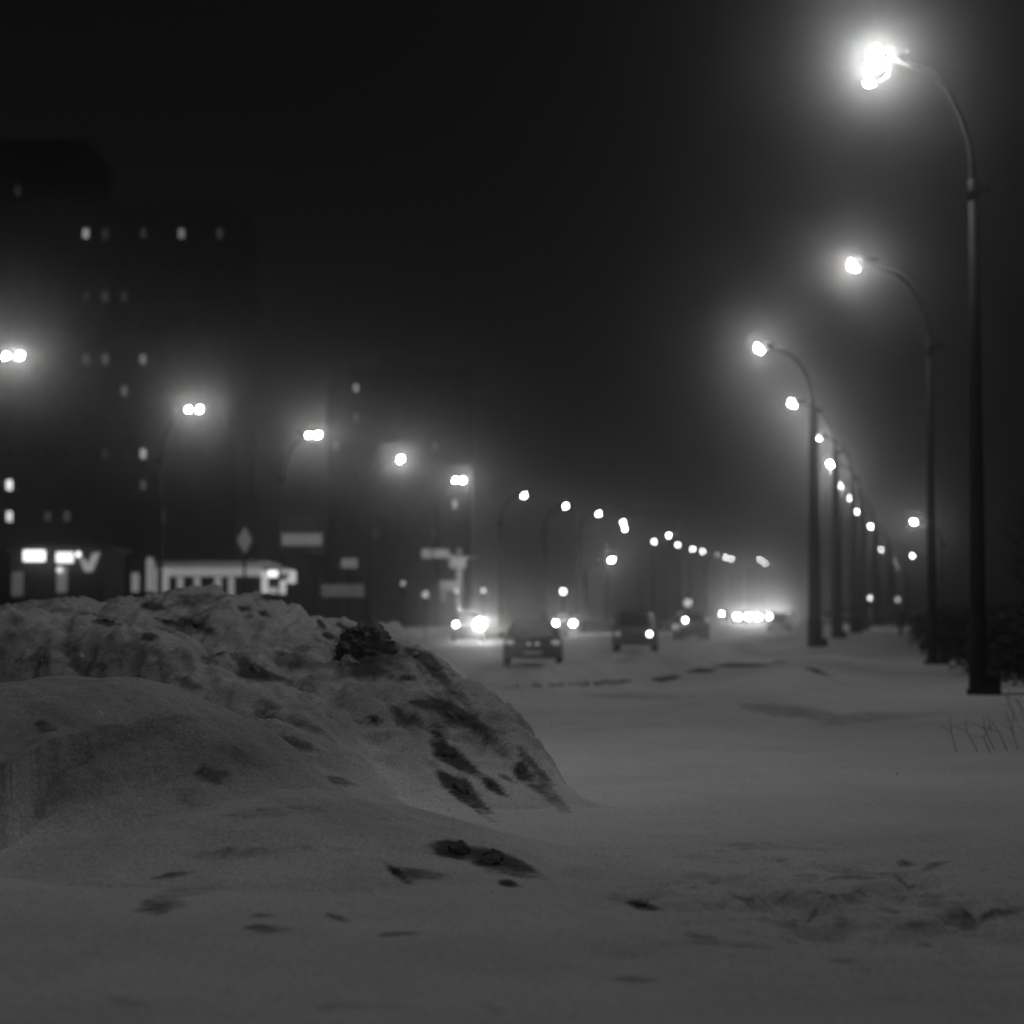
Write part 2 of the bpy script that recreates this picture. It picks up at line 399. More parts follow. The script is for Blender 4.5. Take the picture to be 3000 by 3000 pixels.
# ------------------------------------------------------------------ ice lumps on and around the bank, dark with dirt and painted shade: px, py, width px, height px, tilt deg, grey?, label
CL = [
 (1068, 1912, 138, 128, 8, 0, 'biggest black jagged lump, on the right shoulder of the bank'),
 (1022, 1948, 70, 70, 0, 1, 'dark grey lump leaning on the left of the biggest black lump'),
 (1122, 1872, 30, 34, 30, 0, 'small black spike at the upper right of the biggest lump'),
 (862, 1935, 105, 58, 10, 1, 'broad dark lump left of the biggest black lump'),
 (748, 1968, 88, 46, 12, 0, 'wedge-shaped black lump left of the broad dark lump'),
 (1216, 1918, 52, 30, 30, 0, 'small dark lump first past the biggest lump, on the slope crest'),
 (1262, 1950, 74, 52, 42, 0, 'thick dark lump second past the biggest lump on the slope crest'),
 (1325, 2018, 125, 32, 42, 1, 'long thin dark lump running down the slope crest'),
 (1190, 1984, 30, 18, 0, 0, 'little black chip under the slope crest'),
 (1258, 2066, 100, 28, 8, 0, 'thin left end of the long black streak across the slope'),
 (1330, 2090, 130, 58, 25, 0, 'thick middle of the long black streak across the slope'),
 (1278, 2148, 34, 14, 30, 0, 'little dark chip under the long black streak'),
 (1322, 2212, 108, 50, 30, 0, 'oval black lump in the middle of the lower slope'),
 (1350, 2312, 120, 50, 38, 0, 'long black lump at the bottom of the slope'),
 (1442, 2300, 52, 30, 32, 0, 'small black lump right of the long bottom lump'),
 (1445, 2178, 62, 46, 38, 1, 'greyish lump between the long black streak and the tip'),
 (1560, 2240, 100, 30, 45, 1, 'upper edge lump at the outermost tip of the bank'),
 (1590, 2300, 110, 56, 45, 1, 'largest dark lump at the outermost tip of the bank'),
 (1528, 2262, 46, 38, 40, 0, 'black lump just inside the outermost tip'),
 (1480, 2278, 44, 12, 30, 1, 'thin dark sliver just left of the tip lumps'),
 (1098, 2108, 30, 14, 20, 0, 'tiny black chip on the smooth middle of the bank'),
 (1066, 2116, 48, 8, 14, 1, 'thin twig-like chip beside the tiny black chip'),
 (858, 2172, 96, 30, 15, 1, 'low grey lump on the smooth front of the bank'),
 (980, 2288, 84, 24, 4, 1, 'low grey lump further down the smooth front'),
 (790, 2062, 36, 24, 25, 1, 'small grey lump above the smooth front'),
 (446, 1776, 42, 28, 5, 0, 'square black lump on the bank crest below the shop'),
 (566, 1758, 110, 36, -10, 1, 'wide dark patch of dirty ice on the bank crest below the shop'),
 (712, 1782, 18, 15, 0, 0, 'tiny black lump on the crest below the hooked letter'),
 (775, 1800, 26, 14, 15, 0, 'tiny dark lump right of the tiny black crest lump'),
 (576, 1830, 74, 24, 22, 0, 'slanting black lump below the crest patch'),
 (490, 1822, 60, 12, 12, 0, 'thin dark sliver left of the slanting black lump'),
 (316, 1820, 56, 26, 8, 0, 'dark lump in the hollow at the left of the bank'),
 (436, 1864, 26, 20, 0, 0, 'small black lump under the middle ridge'),
 (800, 1751, 40, 12, 5, 0, 'flat dark chip on the crest under the lit letters'),
 (836, 1762, 32, 9, 30, 0, 'thin slanting chip on the crest right under the lit letters'),
 (940, 1828, 20, 16, 40, 0, 'little black lump high on the crest before the biggest lump'),
 (966, 1864, 36, 12, 18, 0, 'thin dark chip touching the biggest lump from the upper left'),
 (1000, 1833, 24, 10, 42, 0, 'tiny slanting chip on the skyline before the biggest lump'),
 (865, 2008, 54, 14, 32, 1, 'thin grey lump under the wedge-shaped lump'),
 (128, 2128, 40, 38, 0, 1, 'round grey lump on the shaded front mound'),
 (618, 2268, 64, 56, 0, 1, 'grey lump at the foot of the shaded front mound'),
 (110, 1932, 84, 34, 0, 1, 'dim lump in the hollow behind the front mound, left'),
 (236, 1950, 60, 26, 5, 1, 'dim lump in the hollow behind the front mound, right'),
 (540, 1992, 70, 34, 20, 1, 'dim lump at the right end of the front mound hollow'),
 (1345, 2492, 130, 46, 6, 0, 'big dark slab lying flat on the foreground snow, left half'),
 (1445, 2518, 125, 62, 16, 0, 'big dark slab lying flat on the foreground snow, right half'),
 (1488, 2588, 34, 18, 10, 0, 'small dark crumb below the big flat slab'),
 (1160, 2556, 56, 16, 36, 0, 'thin black crust left of the big flat slab'),
 (1218, 2562, 92, 40, 0, 1, 'grey snowy lump beside the thin black crust'),
 (462, 2655, 84, 40, -8, 1, 'grey lump low in the left foreground'),
 (500, 2565, 70, 14, -8, 1, 'thin grey lump above the low left foreground lump'),
 (775, 2722, 78, 22, 0, 1, 'flat dark lump in the lower foreground, bigger of two'),
 (770, 2681, 42, 10, 0, 1, 'flat thin lump just above the bigger lower foreground lump'),
 (976, 2684, 40, 14, 18, 1, 'small dark crumb right of the flat lower foreground lumps'),
 (1150, 2737, 82, 11, -5, 1, 'thin dark crust in the lower middle foreground'),
 (1878, 2652, 60, 20, 12, 0, 'small black clod alone on the smooth middle snow'),
 (2650, 2528, 26, 26, 0, 1, 'small clod in the trampled snow, left of a pair'),
 (2730, 2540, 56, 18, -22, 1, 'slanting clod in the trampled snow, right of a pair'),
 (2668, 2600, 50, 14, -8, 1, 'flat clod under the pair in the trampled snow'),
 (1250, 2080, 1, 1, 0, 0, '')]

def slope_frame(p, ang, e=.18):
    zz = surface_z(np.array([p.x - e, p.x + e, p.x, p.x]), np.array([p.y, p.y, p.y - e, p.y + e]))
    n = Vector((-(zz[1] - zz[0]) / (2 * e), -(zz[3] - zz[2]) / (2 * e), 1)).normalized()
    a = math.radians(ang); t = Vector((math.cos(a), 0, -math.sin(a)))
    vd = (p - cam.location).normalized()
    if abs(n.dot(vd)) > .3: u = t - vd * (t.dot(n) / vd.dot(n))
    else: u = Vector((1, 0, 0)) - n * n.x
    u.normalize(); vv = n.cross(u).normalized()
    return n, u, vv, vd
def slope_radii(sw, sh, u, vv, vd):
    def proj(q): q = q - vd * q.dot(vd); return q.length
    return min(sw / max(proj(u), .25), sw * 2.2), min(sh / max(proj(vv), .07), max(sw, sh) * 3.2)
# dark patches, part grit, part painted shade of lumps, hollows and berm: px, py, width, height, tilt, strength
DIRT_AND_SHADE = [(c[0], c[1], c[2] * 1.5 + 10, c[3] * 1.12 + 6, c[4], .7 if c[5] else 1.05) for c in CL if c[6]]
DIRT_AND_SHADE += [(1640, 2006, 300, 14, -3, .75), (1800, 1998, 280, 16, -6, .85), (1960, 1986, 230, 22, -12, .95), (2065, 1964, 200, 26, -16, 1), (2170, 1949, 200, 22, -3, 1),  # shade on the near side of the berm, painted in
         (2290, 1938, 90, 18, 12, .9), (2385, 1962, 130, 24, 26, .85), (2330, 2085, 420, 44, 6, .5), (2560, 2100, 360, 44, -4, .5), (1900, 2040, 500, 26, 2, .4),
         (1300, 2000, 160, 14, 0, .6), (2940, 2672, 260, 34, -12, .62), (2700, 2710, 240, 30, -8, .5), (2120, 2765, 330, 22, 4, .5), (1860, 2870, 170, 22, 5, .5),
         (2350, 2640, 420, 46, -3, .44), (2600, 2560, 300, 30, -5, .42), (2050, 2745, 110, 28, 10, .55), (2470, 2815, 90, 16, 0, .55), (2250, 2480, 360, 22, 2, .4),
         (250, 1900, 420, 60, 4, .50), (420, 1905, 200, 50, 10, .55), (80, 1865, 220, 60, 0, .45), (250, 1800, 260, 26, 8, .55), (620, 1900, 90, 40, 25, .45),  # hollow behind the front mound, its shade deepened by colour
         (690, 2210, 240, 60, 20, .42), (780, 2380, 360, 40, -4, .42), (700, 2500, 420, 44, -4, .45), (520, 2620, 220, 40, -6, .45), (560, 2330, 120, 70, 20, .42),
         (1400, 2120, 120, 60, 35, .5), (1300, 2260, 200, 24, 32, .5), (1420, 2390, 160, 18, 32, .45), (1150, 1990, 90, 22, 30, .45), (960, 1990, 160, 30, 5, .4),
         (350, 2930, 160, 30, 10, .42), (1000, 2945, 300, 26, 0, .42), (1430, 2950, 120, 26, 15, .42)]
def dirt_and_shade_at(X, Y, Z):
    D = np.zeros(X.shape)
    for (px, py, w, h, ang, st) in DIRT_AND_SHADE:
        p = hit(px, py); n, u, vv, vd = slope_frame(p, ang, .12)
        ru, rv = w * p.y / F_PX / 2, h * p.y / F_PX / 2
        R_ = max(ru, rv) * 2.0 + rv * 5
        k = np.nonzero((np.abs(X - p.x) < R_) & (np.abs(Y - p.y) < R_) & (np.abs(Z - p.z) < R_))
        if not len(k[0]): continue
        # an oblong dark patch whose long side runs down the slope at the given tilt
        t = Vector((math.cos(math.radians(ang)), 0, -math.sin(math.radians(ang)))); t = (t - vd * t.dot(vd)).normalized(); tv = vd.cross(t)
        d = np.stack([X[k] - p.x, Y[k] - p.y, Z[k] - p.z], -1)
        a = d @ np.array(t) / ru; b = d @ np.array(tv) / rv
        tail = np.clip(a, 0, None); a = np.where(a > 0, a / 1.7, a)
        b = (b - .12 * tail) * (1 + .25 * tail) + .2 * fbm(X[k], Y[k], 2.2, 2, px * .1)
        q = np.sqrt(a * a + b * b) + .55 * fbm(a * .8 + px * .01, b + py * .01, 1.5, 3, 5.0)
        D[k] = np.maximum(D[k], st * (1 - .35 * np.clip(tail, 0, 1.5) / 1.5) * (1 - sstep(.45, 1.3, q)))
    tr = np.exp(-((X - 1.65) / 1.25) ** 2 - ((Y - 10.2) / 2.2) ** 2)
    D = np.maximum(D, .62 * tr * sstep(.0, .35, fbm(X, Y * .5, 3.0, 4, 140.0)) * (Y < 14))
    D = np.maximum(D, .6 * tr * sstep(.05, .4, fbm(X, Y * .55, 7.0, 3, 145.0)) * (Y < 14))
    inb = (X > -9.5) & (X < 1.5) & (Y > 11) & (Y < 27)
    B = np.where(inb, sstep(.15, .6, Z - ground_z(X, Y)), 0)
    D = np.maximum(D, B * .78 * sstep(.06, .36, -streak(X, Y)) * sstep(-.3, .25, fbm(X, Y, .7, 2, 150.0)))
    D = np.maximum(D, B * .5 * sstep(.1, .45, fbm(X, Y, 1.1, 4, 160.0)) * sstep(14, 16.5, Y))
    return D
def set_dirt_and_shade(o, X, Y, Z):
    a = o.data.attributes.new('dirt_and_shade', 'FLOAT', 'POINT'); a.data.foreach_set('value', dirt_and_shade_at(X, Y, Z).ravel().astype(np.float32))

# ------------------------------------------------------------------ ground
ys = np.concatenate([np.linspace(-25, 4, 24)[:-1], np.exp(np.linspace(math.log(4), math.log(15), 420))[:-1], np.exp(np.linspace(math.log(15), math.log(900), 430))])
ts = np.linspace(-1, 1, 801); ts = np.sign(ts) * np.abs(ts) ** 1.5
Yg = np.repeat(ys[:, None], len(ts), 1)
Xg = ts[None, :] * (14 + .75 * np.maximum(Yg, 0)) + .0
Zg = ground_z(Xg, Yg)
g = grid_mesh('snowy_ground', Xg, Yg, Zg, M['snow']); tag(g, kind='structure'); set_dirt_and_shade(g, Xg, Yg, Zg)

xs = np.linspace(-9.5, 2.2, 420); yb = np.linspace(8.3, 27, 640)
Xb, Yb = np.meshgrid(xs, yb)
Zb = bank_z(Xb, Yb)
ob = grid_mesh('snow_bank', Xb, Yb, Zb, M['bank_snow']); set_dirt_and_shade(ob, Xb, Yb, Zb)
a_ = ob.data.attributes.new('grime', 'FLOAT', 'POINT'); a_.data.foreach_set('value', sstep(.04, .6, Zb - ground_z(Xb, Yb)).ravel().astype(np.float32))
tag(ob, 'large ploughed bank of dirty lumpy snow filling the near left', 'snow bank')

for (px, py, Y, r, lab) in [(1125, 1796, 34, 1.75, 'smaller rounded snow heap beyond the big bank, left of the oncoming headlights')]:
    c = at(px, py, Y); hh = (c.z - gz(c.x, c.y)) * .82
    HEAPS.append((c.x, c.y, r, hh))
    a = np.linspace(-1.1, 1.1, 90)
    X, Y_ = np.meshgrid(c.x + a * r, c.y + a * r * 1.25)
    tag(grid_mesh('snow_heap', X, Y_, heap_z(X, Y_, c.x, c.y, r, hh), M['bank_snow']), lab, 'snow heap')

# ------------------------------------------------------------------ street lamps
LH = 11.4
def lamp_proto(heads, big=False, name='street_lamp', tilt=62, lens='lens', lr=1.0, cut=.08, thick=1.0, foot=True, recess=0.0, reach=1.0):
    """Origin at the pole's foot; the arm reaches along +X to a lens at x = 1.95."""
    root = empty(name)
    p = MB()
    zs = [-.4, 0, 1.0, 1.05, 3, 6, 9.0]; rs = [r * (thick if r > .16 else thick * 1.1) for r in (.2, .2, .19, .165, .15, .125, .10)]
    p.tube([(0, 0, z) for z in zs], rs, 14); p.build('pole', M['pole'], root)
    b = MB(); b.box(-.24, .24, -.24, .24, -.1, .10, .02)
    if foot: b.box(-.45, -.16, -.16, .16, -.1, .34, .03)
    b.build('base_flange', M['pole'], root)
    a = MB()
    pts = [(0, 0, 8.9)] + [(1.35 * (1 - math.cos(t)), 0, 9.0 + 2.25 * math.sin(t)) for t in np.linspace(0, math.pi / 2 * .93, 12)]
    pts.append((1.95 - .25, 0, LH + .05)); pts = [(p_[0] * reach if p_[2] > 9.01 else p_[0], 0, p_[2]) for p_ in pts]; heads = [q_ * reach for q_ in heads]
    a.tube(pts, [.085] * 3 + [.06] * (len(pts) - 3), 10); a.build('arm', M['pole'], root)
    c = MB(); c.tube([(0, 0, 8.75), (0, 0, 9.12)], .125, 12); c.box(-.34, -.12, -.06, .06, 8.9, 9.05, .015); c.build('collar', M['pole'], root)
    for i, hx in enumerate(heads):
        h = MB()
        h.ellipsoid((hx - .42, 0, LH + .13), (.26, .11, .09), 2)
        ax = Vector((math.sin(math.radians(tilt)), 0, -math.cos(math.radians(tilt))))
        q = bmesh.ops.create_icosphere(h.bm, subdivisions=3, radius=1)
        gone = [f for f in {f for v in q['verts'] for f in v.link_faces} if f.calc_center_median().dot(ax) > cut]
        bmesh.ops.delete(h.bm, geom=gone, context='FACES')
        sh = [v for v in q['verts'] if v.is_valid]
        for v in sh: v.co = Vector((hx + v.co.x * .25, v.co.y * .21, LH + v.co.z * .2))
        shf = list({f for v in sh for f in v.link_faces})
        bmesh.ops.solidify(h.bm, geom=shf, thickness=.012)
        hd = h.build('lamp_head', M['housing'], root)
        l = MB(); l.ellipsoid((0, 0, 0), (.20 * lr, .19 * lr, .19 * lr), 1)
        bmesh.ops.rotate(l.bm, verts=l.bm.verts[:], cent=Vector((0, 0, 0)), matrix=Matrix.Rotation(-math.radians(tilt), 3, 'Y'))
        bmesh.ops.translate(l.bm, verts=l.bm.verts[:], vec=Vector((hx, 0, LH)) - ax * recess)
        l.build('lens', M[lens], hd)
        if big:
            l = MB(); l.ellipsoid((hx + .17, -.02, LH - .44), (.14, .10, .07), 1)
            l.build('lower_lens', M['lens_dim'], hd)
            s = MB(); s.tube([(hx - .3, 0, LH + .1), (hx - .22, 0, LH - .35), (hx + .05, 0, LH - .44)], .015, 8); s.build('bracket', M['housing'], hd)
    return root
ARM_R = math.atan2(.2, -.98); ARM_L = math.atan2(-.2, .98)
proto_single = lamp_proto([1.95], thick=.75)
proto_row = lamp_proto([1.95], thick=1.45)
proto_twin = lamp_proto([1.95, 1.40], lr=.72, thick=.75)
used = set()
def far_lens(v):
    k = 'far_lens_%g' % v
    if k not in M:
        M[k] = glow(k, v)
        if v < 50: M[k].cycles.emission_sampling = 'NONE'
    return M[k]
def place_lamp(px, py, label, group, right=True, twin=False, arm=1.0, proto=None, dz=0.0, Y=None, dim=None):
    Y = Y or depth_for_z(py, LH + dz)
    h = at(px, py, Y)
    rz = ARM_R if right else ARM_L
    base = proto or (proto_twin if twin else proto_single)
    if base.name in used: o = copy_tree(base)
    else: o = base; used.add(base.name)
    L = 1.95 * arm
    bx, by = h.x - L * math.cos(rz), h.y - L * math.sin(rz)
    z0 = gz(bx, by)
    o.location = (bx, by, z0); o.rotation_euler = (0, 0, rz)
    sz = (LH + dz - z0) / LH
    o.scale = (arm, 1, sz)
    if dim is None and Y > 170: dim = 60 if Y < 260 else 36
    if dim:
        for hd in o.children:
            for l in hd.children:
                if l.name.startswith('lens'):
                    l.material_slots[0].link = 'OBJECT'; l.material_slots[0].material = far_lens(dim)
    tag(o, label, 'street lamp', group)
    return o
GR = 'street lamps along the near kerb'; GL = 'street lamps along the far side of the street'
place_lamp(2570, 172, 'nearest street lamp, highest in view, with a second smaller light hanging under its head', GR, arm=.85, proto=lamp_proto([1.95], True, lr=1.3, cut=-.1))
right = [
 (2505, 775, 'bright street lamp standing second in the near kerb row, just beyond the nearest pole'),
 (2228, 1018, 'street lamp of the third pole, its light hanging furthest out over the street'),
 (2325, 1180, 'fourth street lamp along the near kerb, directly below the light hanging furthest out'),
 (2395, 1280, 'fifth street lamp along the near kerb, on a thin dark pole'),
 (2435, 1358, 'sixth street lamp along the near kerb, closing up behind the fifth'),
 (2458, 1418, 'seventh street lamp along the near kerb, midway down the receding string'),
 (2494, 1459, 'eighth street lamp along the near kerb, smaller light after the midway lamp'),
 (2511, 1497, 'ninth street lamp along the near kerb, last before the gap in the string'),
 (2552, 1541, 'tenth street lamp along the near kerb, first after the gap in the string'),
 (2566, 1563, 'eleventh near kerb lamp, upper of two lights that almost touch'),
 (2570, 1587, 'twelfth near kerb lamp, lower of two lights that almost touch'),
 (2583, 1609, 'thirteenth near kerb lamp, last bright light of the string'),
 (2624, 1643, 'faint near kerb lamp, upper of two dim lights at the far end'),
 (2633, 1661, 'faint near kerb lamp, lowest and dimmest at the far end of the string')]
for k, (px, py, lab) in enumerate(right): place_lamp(px, py, lab, GR, proto=proto_row if k else None, arm=1.0 if k else 1.06, dim=5 if 'faint' in lab else None)
place_lamp(2680, 1533, 'solitary bright street lamp beyond the second pole, away from the row', 'lone lamps behind the near kerb', Y=150, dz=-3.2)
place_lamp(2675, 1632, 'solitary small street lamp right below the other lone bright lamp', 'lone lamps behind the near kerb', Y=230, dz=-3.4)
left = [
 (57, 1042, 1, 'twin-headed street lamp cut by the left frame edge, nearest of the far row'),
 (583, 1199, 1, 'twin-headed street lamp above the shop front, with its curved pole showing'),
 (931, 1274, 1, 'twin-headed street lamp next after the one above the shop front'),
 (1172, 1344, 0, 'single round street lamp third along the far row after the shop front'),
 (1355, 1406, 1, 'twin-headed street lamp right above a small lit window'),
 (1534, 1450, 0, 'round street lamp high above the leading sedan'),
 (1656, 1482, 0, 'round street lamp right of the one high above the leading sedan'),
 (1753, 1504, 0, 'small round street lamp just before two stacked lights in the far row'),
 (1824, 1530, 0, 'far row street lamp, upper of two vertically stacked lights'),
 (1829, 1549, 0, 'far row street lamp, lower of two vertically stacked lights'),
 (1915, 1586, 0, 'far row street lamp just after the stacked pair, lower than its brighter neighbour'),
 (1958, 1568, 0, 'far row street lamp standing a little above the line of the others'),
 (1985, 1596, 0, 'small far row street lamp directly right of the one above the line'),
 (2028, 1608, 0, 'left light of a close pair in the middle of the distant far row'),
 (2057, 1614, 0, 'right light of a close pair in the middle of the distant far row'),
 (2100, 1624, 0, 'dim street lamp between two close pairs of the distant far row'),
 (2125, 1633, 0, 'left light of the last bright close pair in the far row'),
 (2142, 1637, 0, 'right light of the last bright close pair in the far row'),
 (2173, 1658, 0, 'very dim street lamp hanging low after the last bright pair'),
 (2192, 1657, 0, 'dim street lamp right beside the very dim low one'),
 (2225, 1639, 0, 'first and brightest of three small lamps ending the far row'),
 (2240, 1649, 0, 'middle of three small lamps ending the far row'),
 (2260, 1657, 0, 'last and dimmest lamp ending the far row before the dark poles')]
for px, py, tw, lab in left: place_lamp(px, py, lab, GL, right=False, twin=bool(tw), dim=3 if 'very dim' in lab or 'dimmest' in lab else (6 if 'dim ' in lab else None))
place_lamp(1790, 1636, 'low lone street lamp below the far row, over the dark parked car', 'lone lamps behind the far row', right=False, Y=150, dz=-6.0)
# unseen lamps added along both rows to light the near snow
def lamp_at(x, y, label, group, rightside, base=None, arm=1.0):
    rz = ARM_R if rightside else ARM_L
    o = base or copy_tree(proto_single if rightside else proto_twin)
    z0 = gz(x, y); o.location = (x, y, z0); o.rotation_euler = (0, 0, rz); o.scale = (arm, 1, (LH - z0) / LH)
    tag(o, label, 'street lamp', group)
lamp_at(5.25, 17.0, 'added street lamp just outside the view, its arm and shield shaped for the light', GR, True, lamp_proto([1.95], tilt=44, lens='lens_added', cut=.34, foot=False, recess=.07, reach=2.0), 1.0)
lamp_at(2.6, -3.0, 'added unseen street lamp continuing the near kerb row behind the viewer', GR, True)
lamp_at(-25.6, 58.0, 'added unseen street lamp continuing the far row left of the view', GL, False)

# ------------------------------------------------------------------ buildings
def building(name, px0, px1, ptop, Y, depth, wall, cols, rows, lit_map, label, panes=96, wsz=(.46, .85)):
    a = at(px0, 1800, Y); b = at(px1, 1800, Y); top = at(px0, ptop, Y).z
    z0 = gz((a.x + b.x) / 2, Y) - .3
    root = empty(name, ((a.x + b.x) / 2, Y, z0)); hw = (b.x - a.x) / 2; H = top - z0
    w = MB(); w.box(-hw, hw, 0, depth, 0, H); 
    for k in range(1, int(H / 2.8)):                       # panel joints
        w.box(-hw + .02, hw - .02, -.03, .01, k * 2.8 + .2, k * 2.8 + .28)
    w.build('wall', wall, root)
    r = MB(); r.box(-hw - .2, hw + .2, -.25, depth + .2, H + .003, H + .55); r.box(-hw * .3, hw * .1, depth * .3, depth * .7, H + .553, H + 2.2); r.build('roof', M['trim'], root)
    fm = {}
    n = 0
    for j, py in enumerate(rows):
        for i, px in enumerate(cols):
            L = lit_map.get((i, j), 0)
            if n >= panes and not L: continue
            n += 1
            key = L
            if key not in fm:
                f = MB()
                for s in ((-wsz[0] / 2 - .06, -wsz[0] / 2, 0, wsz[1]), (wsz[0] / 2, wsz[0] / 2 + .06, 0, wsz[1]), (-wsz[0] / 2, wsz[0] / 2, wsz[1], wsz[1] + .06), (-.03, .03, 0, wsz[1])):
                    f.box(s[0], s[1], -.1, 0, s[2], s[3])
                f.box(-wsz[0] / 2 - .1, wsz[0] / 2 + .1, -.18, 0, -.08, 0)
                fo = f.build('window', M['trim'], root)
                g_ = MB(); g_.box(-wsz[0] / 2, -.032, -.05, -.035, 0, wsz[1]); g_.box(.032, wsz[0] / 2, -.05, -.035, 0, wsz[1])
                g_.build('pane', lit(L) if L else M['glass_dark'], fo)
                fm[key] = fo; o = fo
            else:
                o = copy_tree(fm[key], root)
            c = at(px, py, Y)
            o.location = (c.x - root.location.x, -.005, c.z - z0 - wsz[1] / 2)
    return tag(root, label, 'building')
cols = [28 + 56 * i for i in range(12)]; rows = [685 + 92 * j for j in range(11)]
LM = {(4, 0): 0.416, (5, 0): 0.0312, (7, 0): 0.0312, (9, 0): 0.234, (11, 0): 0.039, (4, 2): 0.0312, (5, 2): 0.0468, (6, 2): 0.026,
      (4, 4): 0.091, (5, 4): 0.104, (7, 4): 0.208, (6, 5): 0.13, (7, 7): 0.468, (5, 7): 0.0312, (0, 8): 1.76, (0, 9): 1.25, (7, 8): 0.078, (2, 9): 0.052, (3, 9): 0.065, (8, 9): 0.039}
building('apartment_block', -320, 690, 610, 178, 14, M['wall'], cols, rows, LM, 'tall dark apartment block with a few scattered lit windows behind the shops')
cols2 = [985 + 58 * i for i in range(7)]; rows2 = [1137 + 85 * j for j in range(6)]
LM2 = {(1, 0): 0.39, (1, 1): 0.091, (0, 2): 0.026, (6, 4): 0.572, (5, 2): 0.026, (2, 5): 0.0312, (5, 5): 0.026}
building('apartment_block', -420, 235, 425, 205, 14, M['wall_dark'], [-60 + 56 * i for i in range(5)], [480 + 80 * j for j in range(2)],
         {(2, 1): 0.0325}, 'taller dark apartment block rising behind the first at the left frame edge')
building('apartment_block', 955, 1375, 1085, 215, 14, M['wall_dark'], cols2, rows2, LM2, 'lower dark apartment block behind the snowy mast, one bright window near its right edge')
building('apartment_block', 1700, 1990, 1500, 420, 14, M['wall_dark'], [1740 + 50 * i for i in range(5)], [1560 + 48 * j for j in range(3)],
         {(4, 2): 0.13, (1, 2): 0.065}, 'far low apartment block nearly lost in haze under the distant far row lamps')

# ------------------------------------------------------------------ shop front
def px_box(mb, px0, px1, py0, py1, Y, d0, d1, ox, oz):
    a = at(px0, py1, Y); b = at(px1, py0, Y)
    mb.box(a.x - ox, b.x - ox, d0, d1, a.z - oz, b.z - oz); return mb
def shop(Y=112):
    c = at(660, 1800, Y); z0 = gz(c.x, Y) - .1
    root = empty('shop_front', (c.x, Y, z0)); ox, oz = c.x, z0
    w = MB(); a = at(450, 1655, Y); b = at(772, 1655, Y)
    w.box(a.x - ox + .02, b.x - ox - .02, .4, 8, 0, a.z - oz - .1); w.build('wall', M['wall_dark'], root)
    r = MB(); r.box(a.x - ox - .2, b.x - ox + .2, .1, 8.2, a.z - oz - .097, a.z - oz + .2, .05); r.build('roof', M['sign_white'], root)
    f = MB(); px_box(f, 494, 768, 1663, 1688, Y, 0, .35, ox, oz); f.build('fascia', lit(.20), root)
    f = MB(); px_box(f, 452, 492, 1663, 1736, Y, -.02, .35, ox, oz); f.build('pillar', lit(.22), root)
    for x0, x1, yb in ((518, 534, 1716), (568, 584, 1712), (628, 646, 1726), (668, 684, 1720)):
        f = MB(); px_box(f, x0, x1, 1691, yb + 40, Y, .05, .35, ox, oz); f.build('pillar', lit(.19), root)
    for x0, x1 in ((494, 516), (536, 566), (586, 626), (648, 666), (686, 764)):
        f = MB(); px_box(f, x0 + 2, x1 - 2, 1692, 1780, Y, .2, .3, ox, oz); f.build('window', M['glass_dark'], root)
    tag(root, 'long low shop front with a lit fascia and glowing pillars behind the snow bank', 'shop')
    # the two tall letter shapes at its end stand free on the corner
    def outline(name, strokes, label, grp):
        q = at(strokes[0][0], 1800, Y - 1); zz = gz(q.x, Y - 1)
        rt = empty(name, (q.x, Y - 1, zz))
        for (x0, x1, y0, y1, v) in strokes:
            m = MB(); px_box(m, x0, x1, y0, y1, Y - 1, 0, .25, q.x, zz); m.build('lit_stroke', lit(v), rt)
        p = MB(); px_box(p, strokes[0][0] + 6, strokes[0][0] + 12, strokes[-1][3] - 6, 1816, Y - 1, .08, .18, q.x, zz); p.build('post', M['pole'], rt)
        return tag(rt, label, 'lit sign', grp)
    outline('illuminated_letter', [(766, 784, 1672, 1738, .45), (786, 812, 1671, 1690, 1.6), (786, 812, 1722, 1738, .3)],
            'glowing open square letter with the brightest top bar at the end of the shop front', 'lit letters at the shop corner')
    outline('illuminated_letter', [(820, 836, 1700, 1740, .45), (822, 850, 1667, 1683, .28), (848, 866, 1672, 1708, .5), (838, 847, 1692, 1708, .4)],
            'glowing hooked letter like a flag right of the open square letter', 'lit letters at the shop corner')
shop()
def pylon(px0, px1, py0, py1, Y, v, label):
    q = at((px0 + px1) / 2, 1800, Y); zz = gz(q.x, Y)
    rt = empty('light_column', (q.x, Y, zz))
    m = MB(); px_box(m, px0, px1, py0, py1, Y, 0, .25, q.x, zz); m.build('lit_panel', lit(v), rt)
    m = MB(); px_box(m, px0 - 1, px1 + 1, py1 + 1, 1816, Y, -.03, .28, q.x, zz); m.box(-.25, .25, -.1, .35, -.1, .12); m.build('plinth', M['pole'], rt)
    return tag(rt, label, 'light column', 'lit columns beside the shop front')
pylon(385, 405, 1678, 1734, 110, .16, 'short dim light column, furthest left of the shop front')
pylon(428, 447, 1634, 1732, 110, .18, 'tall thin light column touching the left end of the shop front')
